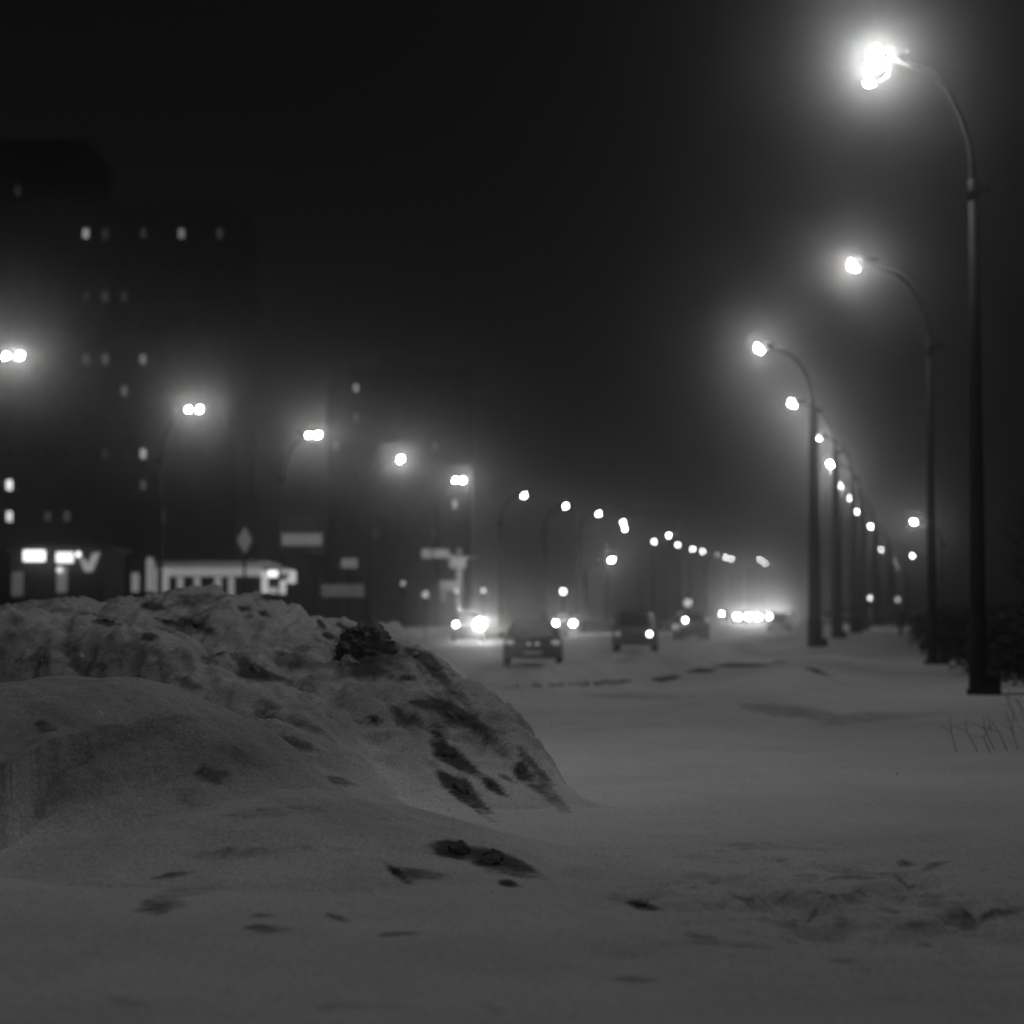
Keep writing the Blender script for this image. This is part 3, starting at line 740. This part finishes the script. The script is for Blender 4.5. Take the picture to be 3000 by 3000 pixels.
# left pavilion
def kiosk(Y=104):
    c = at(180, 1800, Y); z0 = gz(c.x, Y) - .1
    root = empty('kiosk', (c.x, Y, z0)); ox, oz = c.x, z0
    w = MB(); a = at(20, 1612, Y); b = at(300, 1612, Y)
    w.box(a.x - ox, b.x - ox, .6, 6, 0, a.z - oz); w.build('wall', M['wall_dark'], root)
    r = MB(); r.box(a.x - ox - .3, b.x - ox + .3, .2, 6.3, a.z - oz + .003, a.z - oz + .25, .05); r.build('roof', M['trim'], root)
    f = MB(); px_box(f, 68, 129, 1612, 1644, Y, 0, .3, ox, oz); f.build('sign_panel', lit(1.8), root)
    f = MB(); px_box(f, 164, 211, 1618, 1648, Y, 0, .3, ox, oz); f.build('sign_panel', lit(1.5), root)
    f = MB(); q = at(228, 1624, Y); f.ellipsoid((q.x - ox, .1, q.z - oz), (.14, .1, .14), 2); f.build('bulb', lit(2.0), root)
    q = [at(*p, Y) for p in ((232, 1632), (250, 1640), (256, 1658), (270, 1622), (291, 1618), (268, 1674), (246, 1674))]
    f = MB(); f.poly([(v.x - ox, 0, v.z - oz) for v in q], (0, .2, 0)); f.build('letter', lit(.26), root)
    f = MB(); px_box(f, 160, 190, 1660, 1735, Y, .4, .55, ox, oz); f.build('door', lit(.09), root)
    f = MB(); q = at(171, 1669, Y); f.ellipsoid((q.x - ox, .25, q.z - oz), (.15, .1, .15), 2); f.build('door_lamp', lit(1.0), root)
    f = MB(); px_box(f, 28, 60, 1675, 1745, Y, .4, .55, ox, oz); f.build('window', lit(.05), root)
    tag(root, 'small shop at the left edge with two bright sign boxes and a lit V letter', 'shop')
kiosk()
# billboard, road signs, hoarding
def sign(name, Y, label, cat, panels, post_px, group=None, rot=0.0):
    q = at(post_px, 1800, Y); zz = gz(q.x, Y)
    rt = empty(name, (q.x, Y, zz), rot)
    for (pn, x0, x1, y0, y1, mat) in panels:
        m = MB(); px_box(m, x0, x1, y0, y1, Y, -.15, -.02, q.x, zz); m.build(pn, mat, rt)
    top = at(post_px, min(p[3] for p in panels) + 6, Y).z - zz
    m = MB(); m.tube([(0, .05, -.3), (0, .05, top)], .06 if Y < 130 else .1, 10); m.build('post', M['pole'], rt)
    return tag(rt, label, cat, group)
sign('billboard', 108, 'billboard with a dark upper board and a pale lit band above the shop corner', 'billboard',
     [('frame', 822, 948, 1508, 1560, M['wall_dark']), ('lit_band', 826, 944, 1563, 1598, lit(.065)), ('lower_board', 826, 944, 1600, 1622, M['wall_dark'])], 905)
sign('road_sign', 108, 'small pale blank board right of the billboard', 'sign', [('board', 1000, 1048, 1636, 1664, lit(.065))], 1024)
sign('hoarding', 100, 'wide pale low board standing right of the shop corner', 'sign', [('board', 942, 1066, 1712, 1748, M['sign_white'])], 1000)
def diamond():
    Y = 82; q = at(717, 1582, Y); zz = gz(q.x, Y); rt = empty('road_sign', (q.x, Y, zz))
    h = q.z - zz; a, b = .31, .55
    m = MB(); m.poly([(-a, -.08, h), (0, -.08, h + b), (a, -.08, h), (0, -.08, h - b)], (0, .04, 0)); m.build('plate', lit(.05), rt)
    m = MB(); m.tube([(0, 0, -.3), (0, 0, h + .4)], .05, 10); m.build('post', M['pole'], rt)
    tag(rt, 'narrow pale diamond road sign on a thin post, left of the billboard', 'sign')
diamond()
# snowy mast with arm and signal heads
def mast(Y=112):
    q = at(1348, 1800, Y); zz = gz(q.x, Y); rt = empty('signal_mast', (q.x, Y, zz)); ox, oz = q.x, zz
    def P(px, py, y=0): v = at(px, py, Y); return (v.x - ox, y, v.z - oz)
    m = MB(); m.tube([(0, 0, -.3), P(1346, 1700), P(1346, 1606)], [.2, .17, .14], 12); m.build('pole', M['sign_white'], rt)
    m = MB(); m.tube([P(1346, 1634), P(1300, 1628), P(1238, 1622)], [.12, .1, .09], 10); m.build('arm', M['sign_white'], rt)
    m = MB(); m.tube([P(1346, 1630), P(1400, 1634)], .09, 10); m.build('short_arm', M['sign_grey'], rt)
    for x0, x1, y0, y1 in ((1236, 1262, 1608, 1636), (1268, 1316, 1610, 1634)):
        m = MB(); px_box(m, x0, x1, y0, y1, Y, -.3, -.12, ox, oz); m.build('sign_plate', M['sign_white'], rt)
    m = MB(); px_box(m, 1318, 1366, 1632, 1664, Y, -.5, -.2, ox, oz); m.build('signal_box', M['sign_white'], rt)
    m = MB(); px_box(m, 1288, 1350, 1702, 1730, Y, -.5, -.2, ox, oz); m.build('direction_board', M['sign_white'], rt)
    m = MB(); px_box(m, 1292, 1306, 1733, 1762, Y, -.45, -.25, ox, oz); m.build('side_plate', M['sign_white'], rt)
    for px, py, v in ((1338, 1733, 1.0), (1338, 1762, .3), (1345, 1782, .7)):
        e = MB(); p = P(px, py, -.55); e.ellipsoid(p, (.1, .06, .1), 2); e.build('signal_light', lit(v), rt)
    tag(rt, 'snow-caked white mast with a long side arm, plates and small lights above the headlights', 'signal mast')
mast()
def signal(px, py, Y, v, label, r=.14):
    q = at(px, py, Y); zz = gz(q.x, Y); rt = empty('traffic_light', (q.x, Y, zz)); h = q.z - zz
    m = MB(); m.tube([(0, .2, -.3), (0, .2, h + .5)], .06, 8); m.build('post', M['pole'], rt)
    m = MB(); m.box(-.16, .16, 0, .18, h - .75, h + .25, .03); hd = m.build('housing', M['pole'], rt)
    m = MB(); m.ellipsoid((0, -.02, h), (r, .05, r), 2); m.build('lit_lens', lit(v), hd)
    for dz in (-.28, -.54):
        m = MB(); m.ellipsoid((0, -.01, h + dz), (.1, .03, .1), 2); m.build('unlit_lens', M['glass_dark'], hd)
    tag(rt, label, 'traffic light', 'traffic lights along the street')
signal(1650, 1733, 140, 9.0, 'glowing traffic light above the pair of equal headlights', .16)
signal(1416, 1730, 135, 2.5, 'small traffic light just above the biggest headlight', .1)
signal(1246, 1742, 120, .4, 'dim traffic light in front of the snowy mast, over the smaller snow heap', .2)
signal(1181, 1709, 125, .5, 'faint traffic light left of the snowy mast and its arm', .13)
signal(2547, 1752, 170, 5.0, 'traffic light glimpsed between the receding dark lamp poles', .15)
signal(2630, 1757, 160, .7, 'dim traffic light over the walking person', .18)
signal(2502, 1660, 210, 1.8, 'higher faint traffic light among the receding dark poles', .2)
signal(2015, 1766, 120, .6, 'pale dim traffic light left of the far headlights, above a single headlight', .22)

# ------------------------------------------------------------------ cars
ST = [(0.0, .78, .40, .82, .85, .70), (.06, .84, .30, .93, .95, .74), (.75, .86, .25, .97, 1.0, .74), (1.3, .87, .25, .97, 1.40, .60),
      (2.2, .87, .25, .97, 1.45, .60), (2.8, .87, .25, .96, 1.40, .58), (3.5, .86, .25, .94, .97, .72), (4.2, .82, .27, .82, .84, .66), (4.38, .76, .36, .68, .70, .6)]
ST_HATCH = [(0.0, .76, .40, .95, .98, .68), (.05, .84, .30, 1.0, 1.06, .72), (.30, .86, .25, 1.02, 1.50, .62), (1.2, .87, .25, 1.02, 1.60, .62),
            (2.2, .87, .25, 1.02, 1.58, .62), (2.7, .87, .25, 1.0, 1.50, .60), (3.4, .86, .25, .98, 1.02, .72), (3.95, .83, .27, .88, .9, .68), (4.1, .76, .36, .72, .74, .62)]
def car(px, Y, label, stations=ST, facing='away', paint='car_paint', head=(40, 40), hr=.09, hz=.66, group=None, snow=False, rz=None, tail=.0, name='parked_car', plate_lit=0.0):
    """Origin under the middle of the car; rear end at local -Y."""
    q = at(px, 1800, Y); zz = gz(q.x, Y)
    th = -math.atan2(.2, 1) if rz is None else rz
    if facing == 'towards': th += math.pi
    rt = empty(name, (q.x, Y, zz), th)
    L = stations[-1][0]; o = -L / 2
    b = MB(); prev = None
    for (y, w, zb, zt, zr, wr) in stations:
        ring = [(-w * .96, zb), (w * .96, zb), (w, (zb + zt) / 2), (w, zt * .93), (w * .93, zt), (wr, zr - .03), (wr * .8, zr), (-wr * .8, zr), (-wr, zr - .03), (-w * .93, zt), (-w, zt * .93), (-w, (zb + zt) / 2)]
        vs = [b.bm.verts.new((x, o + y, z)) for x, z in ring]
        if prev:
            for k in range(len(vs)):
                f = b.bm.faces.new((prev[k], prev[(k + 1) % len(vs)], vs[(k + 1) % len(vs)], vs[k])); f.smooth = True
        else: b.bm.faces.new(vs[::-1])
        prev = vs
    b.bm.faces.new(prev)
    b.build('body', M[paint], rt)
    def quad(nm, i, j, inset, lift, mat):
        A, B = stations[i], stations[j]
        def pt(S_, s, t): return (s * (S_[1] * .9 + (S_[5] - S_[1] * .9) * t), o + S_[0], S_[3] + (S_[4] - S_[3]) * t)
        return None
    # glass: rear window, windshield (sloping quads lying just proud of the body), side windows
    r0, r1 = (2, 3) if stations is ST else (1, 2)
    A, B = stations[r0], stations[r1]
    n = Vector((0, -(B[4] - A[4]), (B[0] - A[0]))).normalized() * .012
    def slope(A, B, nm, n):
        p = [(-A[5] * .92, o + A[0], A[4]), (A[5] * .92, o + A[0], A[4]), (B[5] * .86, o + B[0], B[4]), (-B[5] * .86, o + B[0], B[4])]
        c = [Vector(a) for a in p]; mid = sum(c, Vector()) / 4
        m = MB(); m.poly([mid + (a - mid) * .88 + n for a in c], n); return m.build(nm, M['glass_dark'], rt)
    slope(A, B, 'rear_window', n)
    A, B = stations[-3], stations[-4]
    slope(A, B, 'windshield', Vector((0, (B[4] - A[4]), abs(B[0] - A[0]))).normalized() * .012)
    for s in (-1, 1):
        i0, i1 = r1, len(stations) - 4
        A, B = stations[i0], stations[i1]
        m = MB(); m.poly([(s * (A[1] * .93 + .012), o + A[0] - .15, A[3] + .05), (s * (B[1] * .93 + .012), o + B[0] + .3, B[3] + .05), (s * (B[5] + .03), o + B[0], B[4] - .08), (s * (A[5] + .03), o + A[0] + .05, A[4] - .08)], (s * .01, 0, 0)); m.build('side_window', M['glass_dark'], rt)
        m = MB(); m.ellipsoid((s * .96, o + L - 1.15, 1.0), (.1, .06, .07), 2); m.build('mirror', M[paint], rt)
        for wy in (.75, L - .85):
            w = MB(); w.tube([(s * .66, o + wy, .31), (s * .86, o + wy, .31)], .31, 18); wo = w.build('wheel', M['rubber'], rt)
            w = MB(); w.tube([(s * .855, o + wy, .31), (s * .875, o + wy, .31)], .19, 14); w.build('rim', M['rim'], wo)
        hl = head[0] if s < 0 else head[1]
        hq = hr if not hasattr(hr, '__len__') else hr[0 if s < 0 else 1]
        m = MB(); m.ellipsoid((s * .62, o + L - .03, hz), (hq, .05, hq), 2); m.build('headlight', lit(hl) if hl else M['chrome'], rt)
        m = MB(); m.box(s * .66 - .12, s * .66 + .12, o - .03, o + .06, .72, .86, .02); m.build('tail_light', lit(tail) if tail else M['tail'], rt)
    m = MB(); m.box(-.84, .84, o - .07, o + .06, .36, .56, .05); m.build('bumper', M[paint], rt)
    m = MB(); m.box(-.78, .78, o + L - .06, o + L + .07, .30, .50, .05); m.build('bumper', M[paint], rt)
    m = MB(); m.box(-.26, .26, o - .09, o - .075, .40, .51); m.build('number_plate', M['plate'], rt)
    if plate_lit:
        for s in (-.12, .12):
            m = MB(); m.ellipsoid((s, o - .03, .74), (.05, .03, .035), 2); m.build('plate_lamp', lit(plate_lit), rt)
    if snow:
        m = MB()
        m.ellipsoid((0, o + 2.05, 1.42), (.62, .95, .12), 3, .08, 3)
        m.ellipsoid((0, o + .42, .97), (.74, .42, .07), 3, .1, 5)
        m.poly([(-.6, o + .74, 1.03), (.6, o + .74, 1.03), (.5, o + 1.3, 1.45), (-.5, o + 1.3, 1.45)], (0, -.05, .05))
        m.build('snow_cover', M['snow'], rt)
    return tag(rt, label, 'car', group)
GC = 'oncoming cars with headlights on'
car(1563, 61, 'dark sedan seen from behind on the street, snow on its roof and window', facing='away', snow=True, head=(6, 6), hz=.64, tail=.20, plate_lit=.5, name='sedan', rz=-.02).scale = (1, 1, .9)
car(1862, 82, 'dark hatchback facing the viewer with only one bright headlight', ST_HATCH, 'towards', head=(12, .25), hr=.1, hz=.70, name='hatchback', rz=-.1)
car(1371, 108, 'oncoming car with the biggest glaring headlight and a smaller one', ST_HATCH, 'towards', head=(330, 40), hr=(.25, .10), hz=.93, group=GC, name='oncoming_car', rz=.02)
car(1650, 140, 'oncoming car with two equal round headlights above the leading sedan', ST, 'towards', head=(330, 330), hr=.13, hz=.76, group=GC, name='oncoming_car', rz=.0)
car(2025, 118, 'oncoming car with one small headlight, between the dark hatchback and the far glare', ST_HATCH, 'towards', head=(.4, 26), hr=.1, hz=1.1, group=GC, name='oncoming_car', rz=.05)
car(2170, 230, 'far oncoming car making the left round blob of glare', ST_HATCH, 'towards', head=(420, 420), hr=.2, hz=1.0, group=GC, name='oncoming_car', rz=0)
car(2232, 215, 'far oncoming car in the middle of the long smear of glare', ST_HATCH, 'towards', head=(360, 360), hr=.18, hz=.95, group=GC, name='oncoming_car', rz=0)
car(2258, 255, 'farthest oncoming car at the upper end of the long smear of glare', ST_HATCH, 'towards', head=(420, 420), hr=.2, hz=1.1, group=GC, name='oncoming_car', rz=0)
car(2124, 270, 'far oncoming car with a single small light, left of the round blob of glare', ST_HATCH, 'towards', head=(.5, 90), hr=.12, hz=1.25, group=GC, name='oncoming_car', rz=0)
car(2316, 262, 'far oncoming car with a single small light, right of the long smear of glare', ST_HATCH, 'towards', head=(.5, 90), hr=.12, hz=1.05, group=GC, name='oncoming_car', rz=0)
car(2285, 165, 'dim dark car under the right end of the glare, tail towards the viewer', ST, 'away', head=(.3, .3), tail=.35, group='dim cars beyond the berm', name='distant_car')
car(2428, 175, 'dim parked car showing between the third and fourth lamp poles', ST_HATCH, 'towards', paint='car_paint_mid', head=(.7, .7), hr=.15, hz=1.0, group='dim cars beyond the berm', name='parked_car')
car(2478, 190, 'dim parked car showing between the fourth and fifth lamp poles', ST, 'towards', paint='car_paint_mid', head=(.6, .4), hr=.15, hz=.9, group='dim cars beyond the berm', name='parked_car')
car(2530, 205, 'dim parked car farthest along behind the lamp poles', ST, 'towards', paint='car_paint_mid', head=(.3, .8), hr=.15, hz=.95, group='dim cars beyond the berm', name='parked_car')

# ------------------------------------------------------------------ walking person
def person(px, Y):
    q = at(px, 1800, Y); zz = gz(q.x, Y)
    rt = empty('person', (q.x, Y, zz), .15); rt.scale = (.92, .92, .92)
    J = {'pelvis': (0, 0, .92), 'chest': (0, .02, 1.25), 'neck': (0, .02, 1.48), 'head': (0, 0, 1.58), 'crown': (0, 0, 1.70),
         'shl': (-.19, .02, 1.42), 'ell': (-.27, .05, 1.15), 'wrl': (-.26, -.06, .92), 'hal': (-.25, -.1, .83),
         'shr': (.19, .02, 1.42), 'elr': (.27, .06, 1.15), 'wrr': (.27, .02, .92), 'har': (.27, 0, .83),
         'hil': (-.1, 0, .86), 'knl': (-.11, -.12, .49), 'anl': (-.11, -.04, .09), 'tol': (-.11, -.20, .05),
         'hir': (.1, 0, .86), 'knr': (.11, .03, .48), 'anr': (.11, .22, .12), 'tor': (.11, .08, .04)}
    R = dict(pelvis=.17, chest=.19, neck=.065, head=.1, crown=.085, shl=.085, ell=.06, wrl=.045, hal=.04, shr=.085, elr=.06, wrr=.045, har=.04,
             hil=.12, knl=.08, anl=.055, tol=.045, hir=.12, knr=.08, anr=.055, tor=.045)
    E = [('pelvis', 'chest'), ('chest', 'neck'), ('neck', 'head'), ('head', 'crown'), ('chest', 'shl'), ('shl', 'ell'), ('ell', 'wrl'), ('wrl', 'hal'),
         ('chest', 'shr'), ('shr', 'elr'), ('elr', 'wrr'), ('wrr', 'har'), ('pelvis', 'hil'), ('hil', 'knl'), ('knl', 'anl'), ('anl', 'tol'),
         ('pelvis', 'hir'), ('hir', 'knr'), ('knr', 'anr'), ('anr', 'tor')]
    keys = list(J); idx = {k: i for i, k in enumerate(keys)}
    me = bpy.data.meshes.new('body'); me.from_pydata([J[k] for k in keys], [(idx[a], idx[b]) for a, b in E], [])
    o = bpy.data.objects.new('body', me); COL.objects.link(o); o.parent = rt
    me.materials.append(M['coat'])
    sk = o.modifiers.new('skin', 'SKIN'); 
    for i, k in enumerate(keys):
        me.skin_vertices[0].data[i].radius = (R[k], R[k] * (.75 if k in ('pelvis', 'chest') else 1)); me.skin_vertices[0].data[i].use_root = (k == 'pelvis')
    s = o.modifiers.new('sub', 'SUBSURF'); s.levels = 1; s.render_levels = 1
    f = MB(); f.ellipsoid((0, -.075, 1.59), (.07, .05, .09), 2); f.ellipsoid((0, -.13, 1.585), (.015, .02, .02), 1); f.build('face', M['skin'], rt)
    c = MB(); c.tube([(0, .02, 1.42), (0, .01, 1.15), (0, 0, .9), (0, 0, .55)], [.2, .235, .25, .30], 16); c.build('long_coat', M['coat'], rt)
    h = MB(); h.ellipsoid((0, .015, 1.66), (.12, .13, .1), 2); h.build('hat', M['coat'], rt)
    tag(rt, 'person in a long dark winter coat and hat walking on the snowy pavement', 'person')
person(2640, 110)

# ------------------------------------------------------------------ dark trees and shrubs beyond the lamps on the right
def tree_proto(seed, H=9.0):
    r_ = random.Random(seed); rt = empty('bare_tree')
    t = MB(); limbs = []
    t.tube([(0, 0, -.3), (.05, 0, H * .3), (-.05, .08, H * .6), (.05, 0, H * .95)], [.2, .16, .10, .03], 10); t.build('trunk', M['bark'], rt)
    c = MB()
    for i in range(26):
        z = H * (.28 + .66 * i / 26); a = r_.uniform(0, 6.28); L = (H * .34) * (1 - .55 * i / 26) * r_.uniform(.7, 1.15)
        d = Vector((math.cos(a), math.sin(a), r_.uniform(.5, 1.0))).normalized()
        p0 = Vector((0, 0, z)); pts = [p0, p0 + d * L * .5 + Vector((0, 0, .1)), p0 + d * L + Vector((0, 0, .35))]
        c.tube(pts, [.05, .03, .01], 5)
        for k in range(9):
            b0 = p0 + d * L * r_.uniform(.3, 1.0); dd = (d + Vector((r_.uniform(-1, 1), r_.uniform(-1, 1), r_.uniform(-.3, .9)))).normalized() * r_.uniform(.5, 1.2)
            c.tube([b0, b0 + dd * .6, b0 + dd], [.016, .011, .005], 4)
            for e in range(3):
                b1 = b0 + dd * r_.uniform(.4, 1); ee = (dd.normalized() + Vector((r_.uniform(-1, 1), r_.uniform(-1, 1), r_.uniform(-.3, .8)))).normalized() * r_.uniform(.25, .6)
                c.tube([b1, b1 + ee], [.009, .004], 3)
    c.build('crown', M['twig'], rt); return rt
def shrub_proto(seed):
    r_ = random.Random(seed); rt = empty('shrub'); s = MB()
    for k in range(7):
        a = r_.uniform(0, 6.28); s.tube([(0, 0, -.2), (math.cos(a) * .2, math.sin(a) * .2, .5), (math.cos(a) * .5, math.sin(a) * .5, 1.1)], [.03, .02, .008], 5)
    s.build('stems', M['bark'], rt)
    f = MB(); f.m(M['leaf'])
    for k in range(800):
        a = r_.uniform(0, 6.28); rr = .95 * r_.random() ** .5; z = r_.uniform(0, 1) ** .8 * 1.5 * (1 - .45 * rr ** 2) + .05
        p = Vector((math.cos(a) * rr * 1.1, math.sin(a) * rr, z)); u = Vector((r_.uniform(-1, 1), r_.uniform(-1, 1), r_.uniform(-1, 1))).normalized() * .09
        w = u.orthogonal().normalized() * .05
        f.poly([p - u, p + w, p + u, p - w])
    f.build('foliage', M['leaf'], rt); return rt
tp = [tree_proto(1), tree_proto(2, 10.5)]
tl = ['bare tree at the right edge, nearest of the dark row behind the lamps', 'dark bare tree second from the right edge behind the nearest pole',
      'dark bare tree standing between the two nearest lamp poles', 'dark bare tree just beyond the second lamp pole',
      'dark bare tree far behind the lone bright lamp', 'farthest dark bare tree behind the lone small lamp']
for i, (y, off) in enumerate(((44, 4.2), (54, 5.5), (66, 4.6), (80, 6.0), (97, 4.5), (120, 6.5))):
    x = 10.6 + .19 * (y - 42) + off; b = tp[i % 2]; o = b if i < 2 else copy_tree(b)
    o.location = (x, y, gz(x, y)); o.rotation_euler = (0, 0, i * 1.3); o.scale = (1, 1, .85 + .08 * (i % 3))
    tag(o, tl[i], 'tree', 'dark trees on the right')
sp_ = shrub_proto(5)
sl = ['dark shrub at the right frame edge, nearest in the hedge line', 'dark shrub second in the hedge line right of the nearest pole', 'dark shrub third in the hedge line right of the nearest pole',
      'dark shrub directly behind the nearest lamp pole', 'dark shrub just left of the nearest lamp pole', 'dark shrub midway between the two nearest poles', 'dark shrub right of the second lamp pole',
      'dark shrub behind the second lamp pole', 'dark shrub beyond the second lamp pole', 'dark shrub near the end of the hedge line', 'farthest dark shrub at the end of the hedge line']
for i, y in enumerate((40, 44, 48.5, 53, 58, 64, 70, 77, 85, 94, 104)):
    x = 10.9 + .175 * (y - 42) + .3 * math.sin(i * 2.1); o = sp_ if i == 0 else copy_tree(sp_)
    o.location = (x, y, gz(x, y)); k = 1.0 + .18 * math.sin(i * 1.7); o.scale = (k * 1.2, k * 1.6, k); o.rotation_euler = (0, 0, i * .9)
    tag(o, sl[i], 'shrub', 'dark shrubs along the right')

# dry weed stems poking through the snow, bottom of the nearest pole
def stems(px, py, n, hgt, seed, label):
    r_ = random.Random(seed); p = hit(px, py); m = MB()
    for k in range(n):
        b = Vector((r_.uniform(-.22, .22), r_.uniform(-.2, .2), -.05)); lean = Vector((r_.uniform(-.75, -.2), r_.uniform(-.2, .2), 1)).normalized() * hgt * r_.uniform(.6, 1.1)
        mid = b + lean * .55 + Vector((0, 0, .06)); m.tube([b, mid, b + lean + Vector((-.06, 0, -.05))], [.004, .0035, .0015], 5)
        m.tube([mid, mid + Vector((r_.uniform(-.1, .1), 0, .14))], [.003, .002], 4)
    m.ellipsoid((0, 0, -.06), (.26, .24, .05), 2)
    o = m.build('dry_weed', M['twig'], None, p); tag(o, label, 'weed', 'dry weeds poking through the snow')
stems(2860, 2205, 3, .45, 1, 'few bent dry stems below the nearest lamp pole')
stems(2985, 2110, 4, .5, 2, 'dark dry stems at the right edge, upper tuft')
stems(2990, 2200, 4, .42, 3, 'dark dry stems at the right edge, lower tuft')
stems(2930, 2150, 2, .3, 4, 'sparse dry stems between the nearest pole and the right edge')

# ------------------------------------------------------------------ ice lumps in the snow, their dark tone part dirt, part painted shade: px, py, width px, height px, tilt deg, grey?, label
def chunk(m, r, seed):
    """A broken, angular block of dark ice."""
    r_ = random.Random(seed * 7 + 3); bm2 = bmesh.new()
    for k in range(26):
        d = Vector((r_.gauss(0, 1), r_.gauss(0, 1), r_.gauss(0, 1))).normalized() * r_.uniform(.72, 1.05)
        bm2.verts.new((d.x * r[0], d.y * r[1], d.z * r[2]))
    q = bmesh.ops.convex_hull(bm2, input=bm2.verts[:])
    bmesh.ops.delete(bm2, geom=[v for v in bm2.verts if not v.link_faces], context='VERTS')
    bmesh.ops.triangulate(bm2, faces=bm2.faces[:])
    bmesh.ops.subdivide_edges(bm2, edges=bm2.edges[:], cuts=3, use_grid_fill=True)
    for v in bm2.verts:
        c = np.array([v.co.x / r[0] * 2.4 + seed * 3.3]), np.array([v.co.y / r[1] * 2.4 + v.co.z / r[2] * 1.7 - seed])
        v.co *= 1 + .16 * float(perlin(*c)[0]) + .10 * float(perlin(c[0] * 2.7, c[1] * 2.7)[0])
    me = bpy.data.meshes.new('t'); bm2.to_mesh(me); bm2.free(); m.bm.from_mesh(me); bpy.data.meshes.remove(me)
for i, (px, py, w, h, ang, gk, lab) in enumerate(CL):
    if not lab or (gk and i not in (1,)): continue
    p = hit(px, py); D = p.y
    sw, sh = w * D / F_PX / 2, h * D / F_PX / 2
    m = MB()
    if i in (0, 1, 2) or w < 45 and py < 2100:
        sx, sy, sz = sw * 1.05, max(sw, sh) * .8, sh * 1.1
        if i: chunk(m, (sx * .9, sy * .8, sz * .85), i)
        else: m.ellipsoid((0, 0, 0), (sx, sy, sz), 4, .42, 1, False, 2.2)
        if i == 0:
            for k, (cx, cz, r0) in enumerate(((.5, .45, .5), (-.35, .5, .45), (.7, -.2, .45), (-.55, -.3, .5), (.2, -.6, .5))):
                m.ellipsoid((cx * sx, -.2 * sy, cz * sz), (r0 * sx, r0 * sy, r0 * sz), 3, .5, 50 + k, False, 2.0)
        o = m.build('ice_lump', M['clod_grey'] if gk else M['clod'], None, p + Vector((0, sy * (-.25 if i < 3 else .3), sh * (.12 if i < 3 else -.1))))
        o.rotation_euler = (0, math.radians(ang), 0)
    else:                                              # a crust lying along the slope of the snow
        n, u, vv, vd = slope_frame(p, ang)
        ru, rv = slope_radii(sw, sh, u, vv, vd)
        chunk(m, (ru * .62, rv * .62, min(ru, rv) * .34 + .012), i)
        o = m.build('ice_lump', M['clod_grey'] if gk else M['clod'], None, p + n * (min(ru, rv) * .03))
        o.rotation_euler = Matrix((u, vv, n)).transposed().to_euler()
    tag(o, lab, 'ice lump', 'dark ice lumps in the ploughed snow')

# ------------------------------------------------------------------ falling snow
m = MB()
for k in range(130):
    y = 8.5 + 6 * random.random(); x = random.uniform(-.3, .3) * y; z = CAM_H + random.uniform(-.21, .0) * y
    if z < .1: continue
    if y > float(surface_z(np.array([x]), np.array([y]))[0]) + 50: continue
    r = random.uniform(.004, .0085)
    n_ = Vector((random.gauss(0, 1), random.gauss(0, 1), random.gauss(0, .6))).normalized(); u_ = n_.orthogonal().normalized(); w_ = n_.cross(u_); e_ = random.uniform(1, 2)
    m.poly([Vector((x, y, z)) + u_ * math.cos(q * math.pi / 3) * r + w_ * math.sin(q * math.pi / 3) * r * e_ for q in range(6)])
tag(m.build('falling_snow', M['flake']), 'loose snowflakes drifting through the air near the viewer', 'snowflakes', None, 'stuff')

# ------------------------------------------------------------------ haze
hm, hn, hl = new_mat('haze_air')
hn.remove(hn['Principled BSDF'])
v = hn.new('ShaderNodeVolumePrincipled'); v.inputs['Color'].default_value = (.96, .96, .96, 1); v.inputs['Density'].default_value = HAZE; v.inputs['Anisotropy'].default_value = .973
hl.new(v.outputs['Volume'], hn['Material Output'].inputs['Volume'])
m = MB(); m.box(-330, 330, -30, 880, -4, 42)
tag(m.build('haze', hm), 'pale snowy haze filling the street', 'haze', None, 'stuff')
